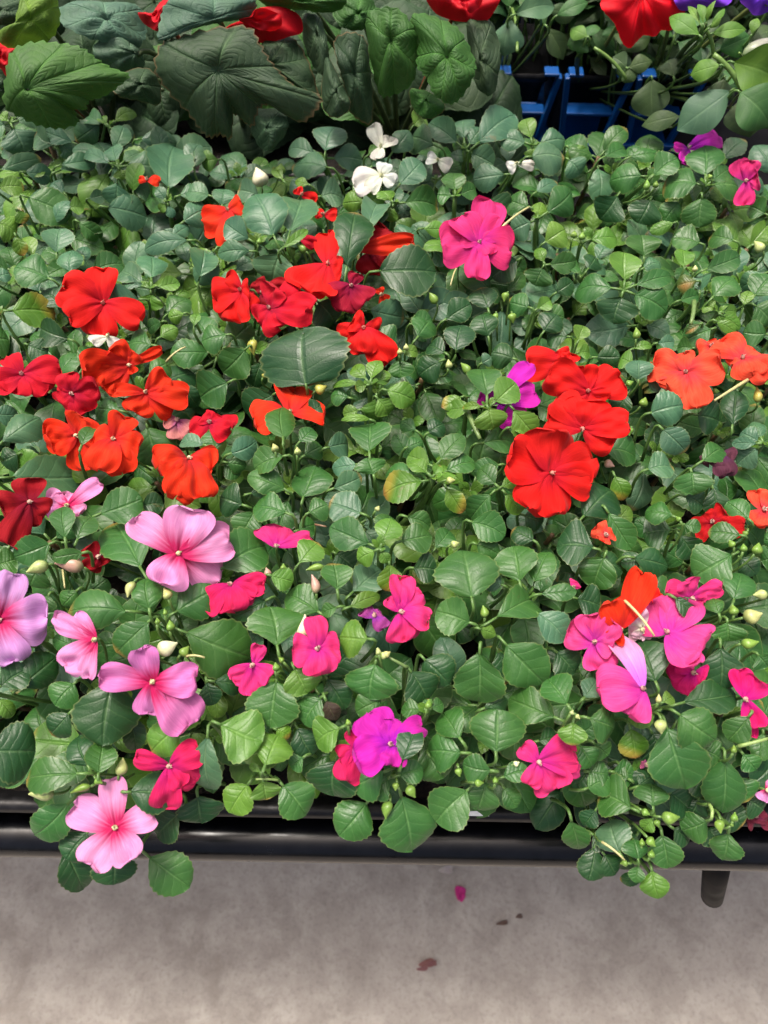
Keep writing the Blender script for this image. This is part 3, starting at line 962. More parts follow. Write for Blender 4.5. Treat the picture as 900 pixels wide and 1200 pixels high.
L 800 260 680 380 140 d 5
L -80 60 110 110 120 d 5
@220 880
L 40 175 60 320 170 d 5
L 280 125 180 275 125 l 7
L 330 120 345 215 110 l 7
L 400 130 525 285 150 g 8
L 805 205 665 375 160 g 6
L 890 80 720 160 140 g 8
S 400 130 300 125 12 l 7
@220 540
L 460 240 290 200 115 g 7
L 500 190 560 20 155 g 6
L 520 235 615 190 95 g 7
L 450 140 265 60 100 g 6
L 785 240 620 180 140 b 7
L 620 130 765 70 90 b 6
L 260 200 140 160 140 d 4
L 300 210 230 330 130 g 4
L 250 150 420 120 60 d 4
L 120 490 345 370 190 g 6
L 470 310 565 280 80 g 4
L 830 380 620 290 130 g 8
R 845 385 l 9 | 745 440 80 | 880 450 50 | 895 250 110
L 475 470 575 360 110 l 7
L 350 500 465 530 90 l 7
L 660 590 640 450 120 g 7
L 670 640 590 670 55 g 6
L 600 680 430 580 130 g 4
L 400 850 360 635 215 g 8
L 370 600 190 690 90 d 5
L 690 650 850 590 60 l 6
L 700 600 850 470 130 b 5
L 640 400 730 470 140 d 3
F 390 380 H 6 | 320 290 80 | 430 290 110 | 545 330 60
F 195 545 Q 6 | 345 550 90 | 80 660 100 | 200 665 120 | 300 600 80
B 600 465 520 480 40 l 7
B 565 585 545 500 50 p 6
B 350 510 345 470 40 p 6
B 415 480 420 455 30 l 7
B 825 220 840 200 28 c 8
S 560 280 610 290 10 x 6
F 820 690 M2 5 | 765 660 60 | 850 670 60 | 860 740 60
@220 720
B 490 110 515 0 65 w 8
F 570 155 H 9 | 560 5 90 | 462 160 130 | 595 262 130 | 668 150 120
F 290 220 H 6 | 320 130 60 | 365 280 80 | 290 358 110 | 195 290 80
L -60 60 285 190 235 g 8
L 815 110 665 100 150 l 8
L 830 190 800 375 200 g 8
L 870 370 740 430 110 g 5
L 460 220 525 350 160 l 7
L 395 260 360 500 200 g 6
L 110 470 330 560 210 l 8
L 330 690 400 520 155 l 8
L 600 350 500 480 130 g 5
L 600 360 650 470 75 X 6
L 690 490 555 565 140 l 8
L 600 260 690 420 120 d 4
L 80 280 110 400 90 d 4
L 90 290 250 320 90 d 4
L 90 490 100 785 115 b 8
L 470 480 550 620 110 d 4
L 520 620 450 670 75 g 5
L 660 610 640 800 190 d 6
L 380 500 450 540 70 y 5
L 330 700 270 660 30 l 7
B 385 250 385 225 40 l 8
B 420 210 400 190 30 l 8
B 840 180 830 150 30 c 9
B 860 180 880 170 35 c 9
B 705 490 700 460 30 l 8
F 740 590 Q 7 | 690 738 110 | 662 630 80 | 730 505 70
@440 720
F 65 575 M 9 | -30 430 160 | -90 640 150 | 210 480 90 | 70 665 110 | 60 460 90
L 460 130 450 395 195 g 9
L 450 60 530 90 55 l 9
L 545 100 745 305 190 g 8
L 690 -20 835 115 120 b 7
L 140 230 230 380 150 d 6
L 200 180 325 310 150 d 5
L 530 140 580 310 110 d 4
L 830 470 585 370 150 g 6
L 780 150 880 260 130 d 5
L 860 420 755 285 130 g 9
L 870 460 860 575 110 l 9
B 855 440 865 425 25 c 10
B 880 440 890 450 25 c 10
L 530 640 535 415 225 g 7
L 390 570 290 430 130 g 6
L 110 670 180 480 100 d 10
R 230 420 g 5 | 110 420 70 | 300 390 60 | 230 370 40
L 700 560 800 540 90 d 4
L 460 420 580 370 80 d 4
L 410 610 215 600 140 g 7
L 230 610 300 720 130 g 6
B 225 415 235 375 35 l 7
B 20 180 45 180 38 c 9
B 10 170 10 155 25 c 9
S 140 235 50 185 16 g 7
F 715 645 H 8 | 640 580 80 | 875 590 150 | 800 765 150 | 670 750 80 | 900 690 60
B 605 660 630 650 30 w 8
@440 880
L 100 150 165 448 200 g 9
L 425 150 265 315 170 g 9
L 490 110 450 265 130 g 8
L 530 90 380 60 110 g 10
L 90 110 210 80 90 g 8
L 70 110 -30 180 120 g 7
L 545 120 672 80 80 g 8
L 555 150 625 245 70 g 7
B 95 140 90 165 35 l 9
B 145 150 175 205 55 l 9
B 65 220 45 300 55 l 8
B 365 75 370 110 38 l 8
B 435 140 475 140 38 l 11
B 525 145 525 115 32 l 10
@660 880
L 30 280 70 442 100 g 6
L 330 265 155 185 160 g 8
L 395 265 390 140 125 g 8
L 260 470 200 300 140 b 7
L 430 345 460 518 120 g 9
L 400 290 350 350 60 l 9
L 330 490 310 390 95 g 9
L 330 490 320 580 60 g 9
L 385 505 420 652 100 l 9
L 380 560 245 565 50 d 7
L 140 400 110 570 110 d 6
L 170 440 230 545 90 d 6
L 650 300 520 350 130 g 7
L 730 340 700 485 130 g 9
L 90 170 210 120 110 g 5
L 300 130 215 90 75 g 5
L 320 160 400 110 100 d 5
L 450 170 560 260 130 d 5
L 740 100 820 220 120 g 6
B 430 290 512 290 62 l 10
B 345 260 380 280 38 l 9
B 410 300 420 335 35 l 9
B 345 420 345 385 32 l 9
B 370 380 405 420 48 l 10
B 380 470 390 435 38 l 10
B 285 495 255 495 35 l 9
B 690 300 692 362 50 l 10
B 745 310 755 270 38 l 10
B 735 330 745 318 20 l 10
S 640 235 650 300 18 l 8
S 170 400 270 480 12 c 9
F 840 290 N3 2 | 800 300 90 | 900 290 90 | 850 320 70
F 890 170 P 5 | 920 160 60 | 880 220 50
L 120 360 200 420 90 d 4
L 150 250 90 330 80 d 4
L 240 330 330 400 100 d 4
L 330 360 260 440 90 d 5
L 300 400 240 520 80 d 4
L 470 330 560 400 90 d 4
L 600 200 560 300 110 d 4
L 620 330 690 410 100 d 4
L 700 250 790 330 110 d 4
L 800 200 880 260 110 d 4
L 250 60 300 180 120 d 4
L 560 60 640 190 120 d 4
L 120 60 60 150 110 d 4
@660 540
L 60 275 225 110 180 d 5
L 220 50 265 175 80 y 5
L 560 35 575 148 155 g 7
L 500 250 360 220 90 g 7
L 180 200 300 388 110 g 6
L 520 280 608 290 55 g 6
L 500 300 350 320 150 d 4
L 500 310 580 430 110 d 4
L 650 100 680 250 100 d 4
L 520 150 620 200 100 d 4
L 190 400 130 558 160 g 6
L 280 420 475 460 110 d 6
L 360 420 250 450 80 d 5
L 770 400 575 510 190 g 7
L 800 330 635 310 85 g 8
L 830 270 720 180 110 g 7
L 770 420 850 500 100 d 5
L 740 640 785 490 140 g 7
L 690 690 660 600 75 g 7
L 470 590 600 690 80 d 10
L 40 600 170 640 130 d 4
L 160 390 -30 370 170 d 6
L 110 430 270 480 110 d 4
L 950 420 870 440 110 g 6
L 950 340 880 350 60 g 6
F 660 270 D2 4 | 570 310 100 | 720 230 90 | 800 280 100 | 620 230 60
F 885 220 K 6 | 850 125 80 | 830 270 90 | 940 150 100 | 900 290 90
F 190 330 K 5 | 140 290 80 | 220 320 60 | 170 355 60
F 40 560 H 4 | 60 530 50 | 20 580 40
F 560 600 H 6 | 450 570 110 | 540 530 100 | 702 550 70 | 620 620 70
F 250 740 O 9 | 365 480 120 | 215 610 120 | 215 790 80
F 310 640 R 6 | 435 575 90 | 370 640 70
B 900 590 835 590 55 c 8
B 790 690 875 670 80 c 9
B 750 380 740 365 38 l 8
B 790 400 792 365 38 l 9
B 840 410 860 360 55 l 9
B 750 680 745 640 50 l 8
B 810 310 800 325 30 l 8
B 515 265 505 255 28 l 8
@660 720
F 140 120 H2 8 | 15 80 120 | 120 -5 120 | 165 245 130 | 230 30 110 | 220 140 90
F 350 330 H2 9 | 152 330 180 | 280 443 150 | 225 110 100 P
F 460 85 H2 10 | 395 -70 150 | 540 -60 160 | 632 140 160 | 570 230 110 | 370 20 90
F 350 60 W2 8 | 300 -20 100 | 285 60 90 | 340 110 80
S 265 -65 400 95 14 c 11
F 570 255 Q2 6 | 468 290 110 | 540 355 80 | 615 290 120 | 520 200 90
F 800 370 Q2 7 | 775 235 90 | 868 285 120 | 855 500 90 | 825 545 60
L 720 20 725 120 145 g 8
L 420 330 330 115 180 d 8
L 690 110 690 332 180 d 8
L 480 420 675 555 180 g 9
L 440 450 540 775 210 g 9
L 480 400 775 340 130 d 6
L 425 420 285 465 100 l 8
L 430 390 480 360 60 l 9
L 90 450 232 500 140 g 8
L 80 380 150 280 90 b 6
L 290 480 320 635 110 y 5
L 830 430 725 555 120 g 8
L 780 600 850 685 80 g 8
L 710 600 700 880 160 g 9
S 770 580 900 545 18 l 8
L 600 590 700 640 110 g 5
L 380 500 440 640 150 d 3
L 60 560 130 670 100 g 6
L 130 560 200 620 80 g 5
L 210 690 310 700 100 g 4
L 400 660 300 730 110 d 4
L 100 690 200 700 90 g 4
L 850 170 900 230 100 g 5
B 430 460 432 525 62 c 10
B 415 390 420 350 30 c 10
B 780 130 860 120 55 l 8
B 745 610 750 575 30 l 9
F 370 660 N4 4 | 340 650 40 | 450 675 50
@0 0
'''
ox = oy = 0.0; K = 3.75
def cx_(v): return ox + float(v) / K
def cy_(v): return oy + float(v) / K
for ln in DATA.strip().splitlines():
    ln = ln.strip()
    if not ln: continue
    if ln[0] == '@': ox, oy = map(float, ln[1:].split()); continue
    parts = [p.split() for p in ln[1:].split('|')]; h = parts[0]
    if ln[0] == 'L':
        px_leaf(cx_(h[0]), cy_(h[1]), cx_(h[2]), cy_(h[3]), float(h[4]) / K, h[5], int(h[6]))
    elif ln[0] == 'R':
        x0, y0 = cx_(h[0]), cy_(h[1]); z = zl(y0, int(h[3])) - 0.002; P = at_z(x0, y0, z); s = nearest(P)
        for q in parts[1:]:
            px_leaf(x0, y0, cx_(q[0]), cy_(q[1]), float(q[2]) / K, q[3] if len(q) > 3 else h[2], int(h[3]), 0.22, False, s)
        tube(s['stem'], bez(P, P + np.array([0, 0, -0.05]), s['root'], 9), np.linspace(0.0018, 0.0032, 9), SC_G, 8)
        # tiny new leaves at the growing tip
        STEM_SINK[0] = s['stem']
        for q in range(4):
            a = random.uniform(0, 6.28); d = unit(np.array([math.cos(a), math.sin(a), 1.1])); ll = random.uniform(0.005, 0.010)
            leaf(s['foliage'], P, P + d * ll, unit(np.array([-math.cos(a), -math.sin(a), 1.0])), ll * 0.25, 'l', 0.05, 8, 4)
    elif ln[0] == 'F':
        px_flower(cx_(h[0]), cy_(h[1]), h[2], int(h[3]), [(cx_(q[0]), cy_(q[1]), float(q[2]) / K, *q[3:]) for q in parts[1:]])
    elif ln[0] == 'B':
        z = zl(cy_(h[1]), int(h[6])); b = at_z(cx_(h[0]), cy_(h[1]), z); n = facing(b, 0.4, None, 0, 0.1); t = at_plane(cx_(h[2]), cy_(h[3]), b, n)
        s = nearest(b); g = Geo(); wd = float(h[4]) / K * depth(b) / F_PX * 0.84
        L = np.linalg.norm(t - b)
        if L < wd * 1.15: t = b + unit(t - b) * wd * 1.15
        bud_geo(g, b, t, wd, jit(BC[h[5]], 0.08)); tube(g, bez(b, b - unit(t - b) * 0.006 - n * 0.004, b + (s['root'] - b) * 0.22, 6), 0.0008, SC_G, 6)
        build('bud', g, MAT['bud'], s['o'], s['root'])
    elif ln[0] == 'S':
        z = zl(cy_(h[1]), int(h[6])); a = at_z(cx_(h[0]), cy_(h[1]), z); b = at_z(cx_(h[2]), cy_(h[3]), z + 0.004); s = nearest(a)
        wd = float(h[4]) / K * depth(a) / F_PX / 2; m_ = (a + b) / 2 + np.array([0, 0, 0.004]) + rng.normal(0, 0.001, 3)
        tube(s['stem'], bez(a, m_, b, 8), np.linspace(wd, wd * 0.7, 8), {'c': (0.50, 0.46, 0.22), 'l': (0.26, 0.38, 0.12), 'g': (0.14, 0.22, 0.07), 'x': (0.2, 0.12, 0.07)}[h[5]], 8)
        tube(s['stem'], bez(a, a + np.array([0, 0, -0.025]), s['root'], 7), wd * 0.8, SC_G, 6)

# leaves between and below the ones named above
def filler(x0, x1, y0, y1, step, zlo, zhi, kinds, lr, density=1.0, nl=(6, 8), young=1.0):
    ny = int((y1 - y0) / step); nx = int((x1 - x0) / step)
    for i in range(nx):
        for j in range(ny):
            if random.random() > density: continue
            x = x0 + (i + random.random()) * step; y = y0 + (j + random.random()) * step
            z = random.uniform(zlo, zhi); P = np.array([x, y, z]); q = project(P)
            if not (-90 < q[0] < 990): continue
            s = nearest(P); STEM_SINK[0] = s['stem']
            dd = np.linalg.norm(P[:2] - s['P'][:2]); P[2] += max(-0.016, 0.008 - 0.024 * (dd / 0.055) ** 2)
            tl = unit(np.array([random.uniform(-.35, .35), random.uniform(-.60, .15), 1.0]))
            a0 = random.uniform(0, 6.28); k = random.randint(*nl); big = random.uniform(0.85, 1.2); kk = random.choice(kinds)
            for m_ in range(k):
                a = a0 + m_ * 2.4 + random.uniform(-.2, .2); out = np.array([math.cos(a), math.sin(a), 0.0]); out = unit(out - tl * np.dot(out, tl))
                rise = 0.45 - 0.11 * (k - m_) + random.uniform(-0.12, 0.12); d = unit(out + tl * rise); ll = random.uniform(*lr) * big * (1.0 if m_ < k - 2 else 0.7)
                n = unit(tl + out * (-rise) + rng.normal(0, 0.10, 3)); q0 = P - tl * 0.003 * (k - m_)
                leaf(s['foliage'], q0, q0 + d * ll, n, ll * random.uniform(0.27, 0.35), kk if random.random() < 0.75 else random.choice(kinds), 0.22, 16, 6)
            if random.random() < young:
                for m_ in range(4):
                    a = a0 + 1.1 + m_ * 1.7; d = unit(np.array([math.cos(a), math.sin(a), 0.0]) + tl * 0.9); ll = random.uniform(0.008, 0.014)
                    leaf(s['foliage'], P, P + d * ll, unit(tl - d * 0.5), ll * 0.33, 'l', 0.08, 10, 4)
            tube(s['stem'], bez(P, P + np.array([0, 0, -0.03]), s['root'], 5), 0.0019, random.choice((SC_G, SC_R)), 6)
YB = TY + 0.545
filler(-0.48, 0.48, TY + 0.015, YB, 0.041, 0.752, 0.780, 'ggbggldg', (0.031, 0.045), 0.95, (6, 8), 0.6)
filler(-0.60, 0.60, TY + 0.36, YB + 0.045, 0.037, 0.764, 0.790, 'bbgbgbgl', (0.030, 0.045), 0.75, (6, 8), 0.35)
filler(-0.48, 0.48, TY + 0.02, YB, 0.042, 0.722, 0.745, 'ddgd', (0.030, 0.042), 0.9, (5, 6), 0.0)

for s in seeds:
    if not s['foliage'].empty(): build('foliage', s['foliage'], MAT['leaf'], s['o'], s['root'])
    if not s['stem'].empty(): build('stem', s['stem'], MAT['stem'], s['o'], s['root'])
    print('SEED', s['px'], s['py'], s['label'], '|', s['fl'])

# ------------------------------------------------------------------ begonias behind
def poly_leaf(g, org, pts, z0, kind, n=None, droop=0.02, teeth=0.0026, rim=None, waves=5, rings=7, veins=8, wamp=0.0022):
    b = at_z(org[0], org[1], z0); n = facing(b, 0.15, None, 0, 0.10) if n is None else unit(n)
    P = [at_plane(x, y, b, n) for x, y in pts]; m = len(P); D = []
    for i in range(m):
        p0, p1, p2, p3 = P[i - 1], P[i], P[(i + 1) % m], P[(i + 2) % m]
        for k in range(6):
            t = k / 6; D.append(0.5 * (2 * p1 + (p2 - p0) * t + (2 * p0 - 5 * p1 + 4 * p2 - p3) * t * t + (3 * p1 - p0 - 3 * p2 + p3) * t ** 3))
    D = np.array(D); k = len(D)
    rr = np.linalg.norm(D - b, axis=1)
    w3 = D - b; SM = sum(np.roll(w3, q, axis=0) for q in range(-9, 10)) / 19 + b
    teeth = teeth / 0.0026 * 0.026 * rr.mean()
    TE = teeth / rr * (np.arange(k) % 3 - 1)
    ph = random.uniform(0, 6); idx = np.arange(k) / k * 2 * math.pi
    vset = np.linspace(0, k, veins, endpoint=False).astype(int)
    vd = np.min(np.abs(np.arange(k)[:, None] - vset[None, :]), axis=1); vein = np.exp(-(vd / 1.2) ** 2)
    V = [b - n * 0.004]; UV = [(0, 0.5)]; C = [jit(PAL[kind], 0.05) * 1.6]; c0 = jit(PAL[kind], 0.10)
    rc = np.array(rim) if rim is not None else c0 * 1.35
    TT = list(np.linspace(0, 0.86, rings)[1:]) + [0.955, 1.0]; rings = len(TT)
    for i in range(1, rings + 1):
        t = TT[i - 1]
        for j in range(k):
            z = -droop * t ** 2 * (0.6 + 0.6 * math.sin(idx[j] + ph)) + wamp * t ** 1.5 * math.sin(waves * idx[j] + ph) - vein[j] * 0.0012 * 4 * t * (1 - t) + 0.006 * math.sin(t * 3.1) + 0.0022 * math.sin(9 * t + 2.3 * math.sin(idx[j] * 2 + ph)) * t
            V.append(b + ((D[j] - b) * min(1, max(0, (t - 0.35) / 0.5)) + (SM[j] - b) * (1 - min(1, max(0, (t - 0.35) / 0.5)))) * t * (1 + TE[j] * max(0, (t - 0.8) / 0.2)) + n * z); UV.append((t, 0.5 + 0.5 * min(1.0, vd[j] / max(1.0, k / veins / 2))))
            cc = c0 * (1 + 0.9 * vein[j] * (1 - t))
            if t > 0.99: cc = rc
            C.append(cc)
    f = [(0, 1 + j, 1 + (j + 1) % k) for j in range(k)]
    f += [(1 + (i - 1) * k + j, 1 + i * k + j, 1 + i * k + (j + 1) % k, 1 + (i - 1) * k + (j + 1) % k) for i in range(1, rings) for j in range(k)]
    ar = sum(np.dot(np.cross(D[q] - b, D[(q + 1) % k] - b), n) for q in range(0, k))
    if ar < 0: f = [q[::-1] for q in f]
    g.add(V, f, UV, C); return b
PAL['B'] = (0.032, 0.070, 0.032); PAL['G'] = (0.036, 0.118, 0.018); PAL['S'] = (0.070, 0.145, 0.095); PAL['Y'] = (0.10, 0.21, 0.022); PAL['T'] = (0.016, 0.045, 0.016)
BR = (0.16, 0.11, 0.05)
begs = [
 ('begonia with a wide dark toothed leaf hanging in front, middle of the back row', (250, 40), [
   ((255, 82), [(186, 48), (205, 42), (240, 33), (290, 31), (304, 50), (316, 70), (330, 86), (346, 100), (376, 112), (370, 130), (354, 142), (336, 134), (326, 128), (314, 121), (302, 125), (293, 145), (281, 138), (270, 131), (267, 160), (254, 155), (240, 158), (228, 148), (214, 128), (192, 104), (177, 76)], 0.872, 'B', BR, 9),
   ((250, 22), [(192, 4), (215, -12), (250, -14), (292, -6), (298, 8), (288, 20), (262, 25), (236, 30), (214, 38), (198, 46), (186, 46), (187, 24)], 0.895, 'S', None, 6),
   ((315, 75), [(305, 50), (330, 38), (350, 50), (365, 80), (372, 112), (345, 100), (318, 82)], 0.855, 'B', BR, 5),
   ((312, 150), [(295, 128), (330, 128), (337, 152), (316, 176), (300, 162)], 0.835, 'B', None, 5),
   ((160, 62), [(112, 50), (146, 42), (166, 62), (160, 84), (136, 88), (114, 74)], 0.85, 'S', None, 5),
   ((165, 98), [(130, 92), (165, 78), (184, 92), (186, 122), (160, 118), (138, 112)], 0.845, 'B', BR, 5)],
   [((300, 24), [(262, 28), (284, 22), (296, 8), (325, 8), (350, 16), (354, 36), (338, 44), (310, 48), (292, 40)], 0.875), ((183, 18), [(160, 12), (174, 16), (186, 2), (200, -2), (194, 14), (186, 36), (176, 32), (166, 24)], 0.87)]),
 ('begonia with a pointed pale veined leaf and a yellow green one, top left corner', (40, 60), [
   ((30, 104), [(12, 52), (40, 43), (70, 48), (95, 56), (112, 68), (130, 78), (152, 87), (140, 99), (122, 108), (106, 113), (100, 124), (88, 120), (92, 134), (70, 142), (48, 138), (24, 126), (2, 112), (4, 80)], 0.875, 'G', None, 8),
   ((36, 22), [(28, -8), (62, -6), (70, 18), (60, 40), (36, 50), (2, 50), (-4, 32), (16, 28)], 0.885, 'Y', None, 5),
   ((125, 22), [(72, -4), (120, -14), (164, -4), (172, 30), (160, 52), (130, 50), (100, 43), (72, 26)], 0.87, 'S', None, 7),
   ((0, 12), [(-30, -10), (20, -8), (28, 10), (14, 28), (-10, 28), (-30, 14)], 0.87, 'B', None, 5),
   ((-6, 105), [(-40, 80), (-4, 78), (12, 95), (22, 112), (6, 120), (-20, 122)], 0.855, 'B', None, 5)],
   [((2, 66), [(-20, 48), (14, 50), (20, 70), (14, 94), (-8, 86)], 0.855)]),
 ('begonia with upright rounded bright green leaves left of the blue carrier', (470, 60), [
   ((415, 86), [(392, 46), (410, 38), (430, 42), (436, 70), (441, 110), (438, 142), (424, 138), (410, 125), (404, 96), (394, 70)], 0.860, 'B', BR, 6),
   ((458, 46), [(428, 16), (446, 8), (470, 13), (486, 34), (490, 60), (484, 94), (462, 106), (446, 108), (436, 80)], 0.885, 'G', None, 6),
   ((524, 66), [(480, 10), (502, 5), (530, 20), (546, 40), (558, 70), (554, 92), (540, 114), (526, 122), (508, 110), (500, 90), (488, 74), (488, 46)], 0.885, 'G', None, 8),
   ((395, 108), [(378, 60), (398, 92), (411, 124), (392, 138), (376, 120)], 0.850, 'B', BR, 4),
   ((500, 118), [(478, 100), (500, 103), (522, 124), (502, 140), (484, 128)], 0.845, 'G', BR, 4),
   ((372, 40), [(350, 8), (372, 14), (384, 50), (384, 90), (370, 78), (356, 50)], 0.87, 'B', None, 5),
   ((352, 2), [(300, -10), (340, -16), (400, -6), (404, 6), (384, 14), (360, 8), (320, 4)], 0.89, 'G', None, 5),
   ((420, 16), [(388, -4), (420, -14), (440, 2), (436, 24), (420, 36), (396, 28)], 0.875, 'G', None, 5),
   ((562, 70), [(546, 20), (572, 20), (586, 60), (578, 110), (556, 96)], 0.855, 'B', None, 4)],
   [((540, 2), [(498, -14), (540, -22), (584, -8), (580, 12), (562, 30), (548, 26), (530, 21), (508, 10)], 0.880)]),
]
for lab, (sx, sy), leaves, fls in begs:
    P = at_z(sx, sy, 0.86); root = np.array([P[0], min(max(P[1], TY + 0.66), TY + 0.80), 0.712]); o = empty('begonia_plant', root.tolist(), lab, 'plant', 'begonias in the row behind')
    g = Geo(); st = Geo(); STEM_SINK[0] = st
    for org, pts, z0, kd, rim, vn in leaves:
        b = poly_leaf(g, org, pts, z0, kd, rim=rim, veins=vn)
        tube(st, bez(b - np.array([0, -0.002, 0.003]), b + np.array([0, 0.05, -0.01]), root, 10), np.linspace(0.0018, 0.003, 10), (0.05, 0.075, 0.025), 8)
    for q in range(34):
        a = random.uniform(0, 6.28); rr_ = random.uniform(0.02, 0.17); c_ = root + np.array([min(math.cos(a) * rr_ * 1.1, 0.09 if sx > 400 else 9), abs(math.sin(a)) * rr_ * 1.6 + 0.0, random.uniform(0.02, 0.095)])
        n = unit(np.array([random.uniform(-.5, .5), random.uniform(-1.2, -.2), 0.8])); ex = unit(np.cross(n, [0, 0, 1.0])); ey = np.cross(n, ex); sz = random.uniform(0.03, 0.05)
        ring = []
        for k in range(14):
            an = 2 * math.pi * k / 14; w_ = sz * (1 + 0.15 * math.sin(3 * an + q)); ring.append(project(c_ + ex * w_ * math.cos(an) + ey * w_ * math.sin(an)))
        poly_leaf(g, project(c_), ring, float(c_[2]), random.choice('BTTG'), n=n, droop=0.012, rings=4, veins=6, teeth=0.0012)
        tube(st, bez(c_, c_ + np.array([0, 0.02, -0.01]), root, 6), 0.0016, (0.05, 0.07, 0.025), 6)
    build('foliage', g, MAT['begonia'], o, root); build('stem', st, MAT['stem'], o, root)
    for org, pts, z0 in fls:
        fg = Geo(); PAL['#'] = (0.55, 0.004, 0.014)
        b = poly_leaf(fg, org, pts, z0, '#', droop=0.012, teeth=0.0003, waves=3, veins=1, wamp=0.003, rings=10)
        inner = [((x - org[0]) * 0.55 + org[0], (y - org[1]) * 0.55 + org[1]) for x, y in pts]
        poly_leaf(fg, org, inner, z0 + 0.007, '#', droop=-0.010, teeth=0.0003, waves=4, veins=1, wamp=0.0025, rings=8)
        tube(fg, bez(b - np.array([0, 0, 0.002]), b + np.array([0, 0.04, -0.02]), root, 8), 0.002, (0.2, 0.05, 0.03), 6)
        build('flower', fg, MAT['ruffle'], o, root)

# ------------------------------------------------------------------ petunias behind
YB0 = float(at_z(700, 168, 0.690)[1])
def petunia(lab, seed, leaves, fil, flower_list, buds=(), stems=()):
    P = at_z(seed[0], seed[1], 0.84); root = np.array([P[0], YB0 + 0.08, 0.70]); o = empty('petunia_plant', root.tolist(), lab, 'plant', 'petunias in the row behind')
    g = Geo(); st = Geo()
    pg = Geo(); loft(pg, [[(px_, py_, z_) for px_, py_ in rounded_rect(root[0] - w_, root[0] + w_, root[1] - w_, root[1] + w_, 0.012)] for w_, z_ in ((0.036, 0.673), (0.043, 0.735), (0.046, 0.7352), (0.046, 0.745), (0.0445, 0.745), (0.0425, 0.734))], close=True)
    build('nursery_pot', pg, MAT['black_plastic'], o, root)
    for L in leaves:
        bx, by, tx, ty, wp, kd, z = L; b = at_z(bx, by, z); n = facing(b, 0.35, unit(at_z(tx, ty, z) - b), 0.2); t = at_plane(tx, ty, b, n)
        STEM_SINK[0] = st; hw = wp / 2 * depth((b + t) / 2) / F_PX * 0.98
        leaf(g, b, t, n, hw, kd, 0.06, 16, 8, style='petunia', stalk=b + np.array([0, 0.012, -0.02]))
        tube(st, bez(b + np.array([0, 0.012, -0.02]), b + np.array([0, 0.03, -0.04]), root, 6), 0.0012, (0.04, 0.08, 0.02), 6)
    for q in range(fil[2]):
        x = P[0] + random.uniform(-fil[0], fil[0]); y = root[1] + random.uniform(fil[3], fil[1]); z = random.uniform(fil[4] if len(fil) > 4 else 0.795, 0.85); c_ = np.array([x, y, z]); STEM_SINK[0] = st
        a0 = random.uniform(0, 6.28); tl = unit(np.array([random.uniform(-.5, .5), random.uniform(-.8, .2), 1]))
        for m_ in range(random.randint(4, 7)):
            a = a0 + m_ * 2.4; out = unit(np.array([math.cos(a), math.sin(a), random.uniform(-0.2, 0.7)])); ll = random.uniform(0.022, 0.042)
            leaf(g, c_ - tl * 0.004 * m_, c_ - tl * 0.004 * m_ + out * ll, unit(tl - out * 0.3), ll * random.uniform(0.20, 0.30), random.choice('oogd'), 0.1, 10, 6, style='petunia')
        tube(st, bez(c_, c_ + np.array([0, 0, -0.04]), c_ * 0.75 + root * 0.25 + np.array([0, 0, -0.07]), 6), 0.0013, SC_G, 6)
    for a, b_, wd, z in stems:
        p, q = at_z(*a, z), at_z(*b_, z - 0.02); tube(st, bez(p, (p + q) / 2 + np.array([0.003, 0, 0.004]), q, 8), wd, (0.15, 0.26, 0.06), 8)
    build('foliage', g, MAT['petunia'], o, root); build('stem', st, MAT['stem'], o, root)
    for org, pts, z0, colr in flower_list:
        fg = Geo(); PAL['#'] = colr
        b = poly_leaf(fg, org, pts, z0, '#', droop=0.010, teeth=0.0005, waves=5, veins=7, rings=9, wamp=0.003)
        tube(fg, bez(b - np.array([0, 0, 0.004]), b + np.array([0, 0.03, -0.02]), root, 8), [0.006, 0.004, 0.0025, 0.002, 0.002, 0.002, 0.002, 0.002], (0.15, 0.2, 0.06), 8)
        build('flower', fg, MAT['ruffle'], o, root)
    for bx, by, tx, ty, wp, c in buds:
        b = at_z(bx, by, 0.87); t = at_z(tx, ty, 0.875); bg_ = Geo(); bud_geo(bg_, b, t, wp * depth(b) / F_PX, c, 12, 12); build('bud', bg_, MAT['bud'], o, root)
petunia('petunia with one large ruffled red flower above the blue carrier', (745, 45), [
    (764, 90, 765, 138, 46, 'o', 0.80), (800, 136, 752, 146, 24, 'o', 0.80), (690, 44, 664, 52, 22, 'g', 0.85), (690, 44, 668, 34, 18, 'l', 0.855), (688, 44, 700, 26, 20, 'g', 0.855), (686, 46, 676, 62, 20, 'g', 0.85),
    (735, 80, 718, 66, 20, 'o', 0.83), (735, 80, 765, 72, 20, 'o', 0.83), (735, 80, 742, 96, 22, 'o', 0.83), (735, 80, 722, 86, 18, 'o', 0.83), (790, 92, 782, 70, 26, 'o', 0.82)],
    (0.12, 0.30, 130, -0.015), [((752, -8), [(704, 2), (720, -22), (760, -30), (800, -14), (806, 6), (790, 34), (776, 36), (768, 43), (755, 42), (746, 50), (738, 57), (729, 50), (720, 28), (708, 14)], 0.875, (0.62, 0.004, 0.014))],
    stems=[((696, 56), (734, 93), 0.0014, 0.85)])
petunia('flowerless petunia with grey green paddle leaves, between the begonias and the red petunia', (620, 25), [
    (600, 20, 590, 66, 42, 'b', 0.85), (600, 18, 652, 6, 30, 'b', 0.86), (598, 10, 592, -14, 22, 'g', 0.86), (650, 20, 690, 2, 20, 'g', 0.86), (640, 30, 660, 70, 24, 'o', 0.84), (610, 14, 625, -10, 20, 'g', 0.86), (640, 10, 676, 20, 22, 'o', 0.85)],
    (0.09, 0.30, 80, -0.02), [], stems=[((606, 60), (600, 10), 0.0014, 0.84)])
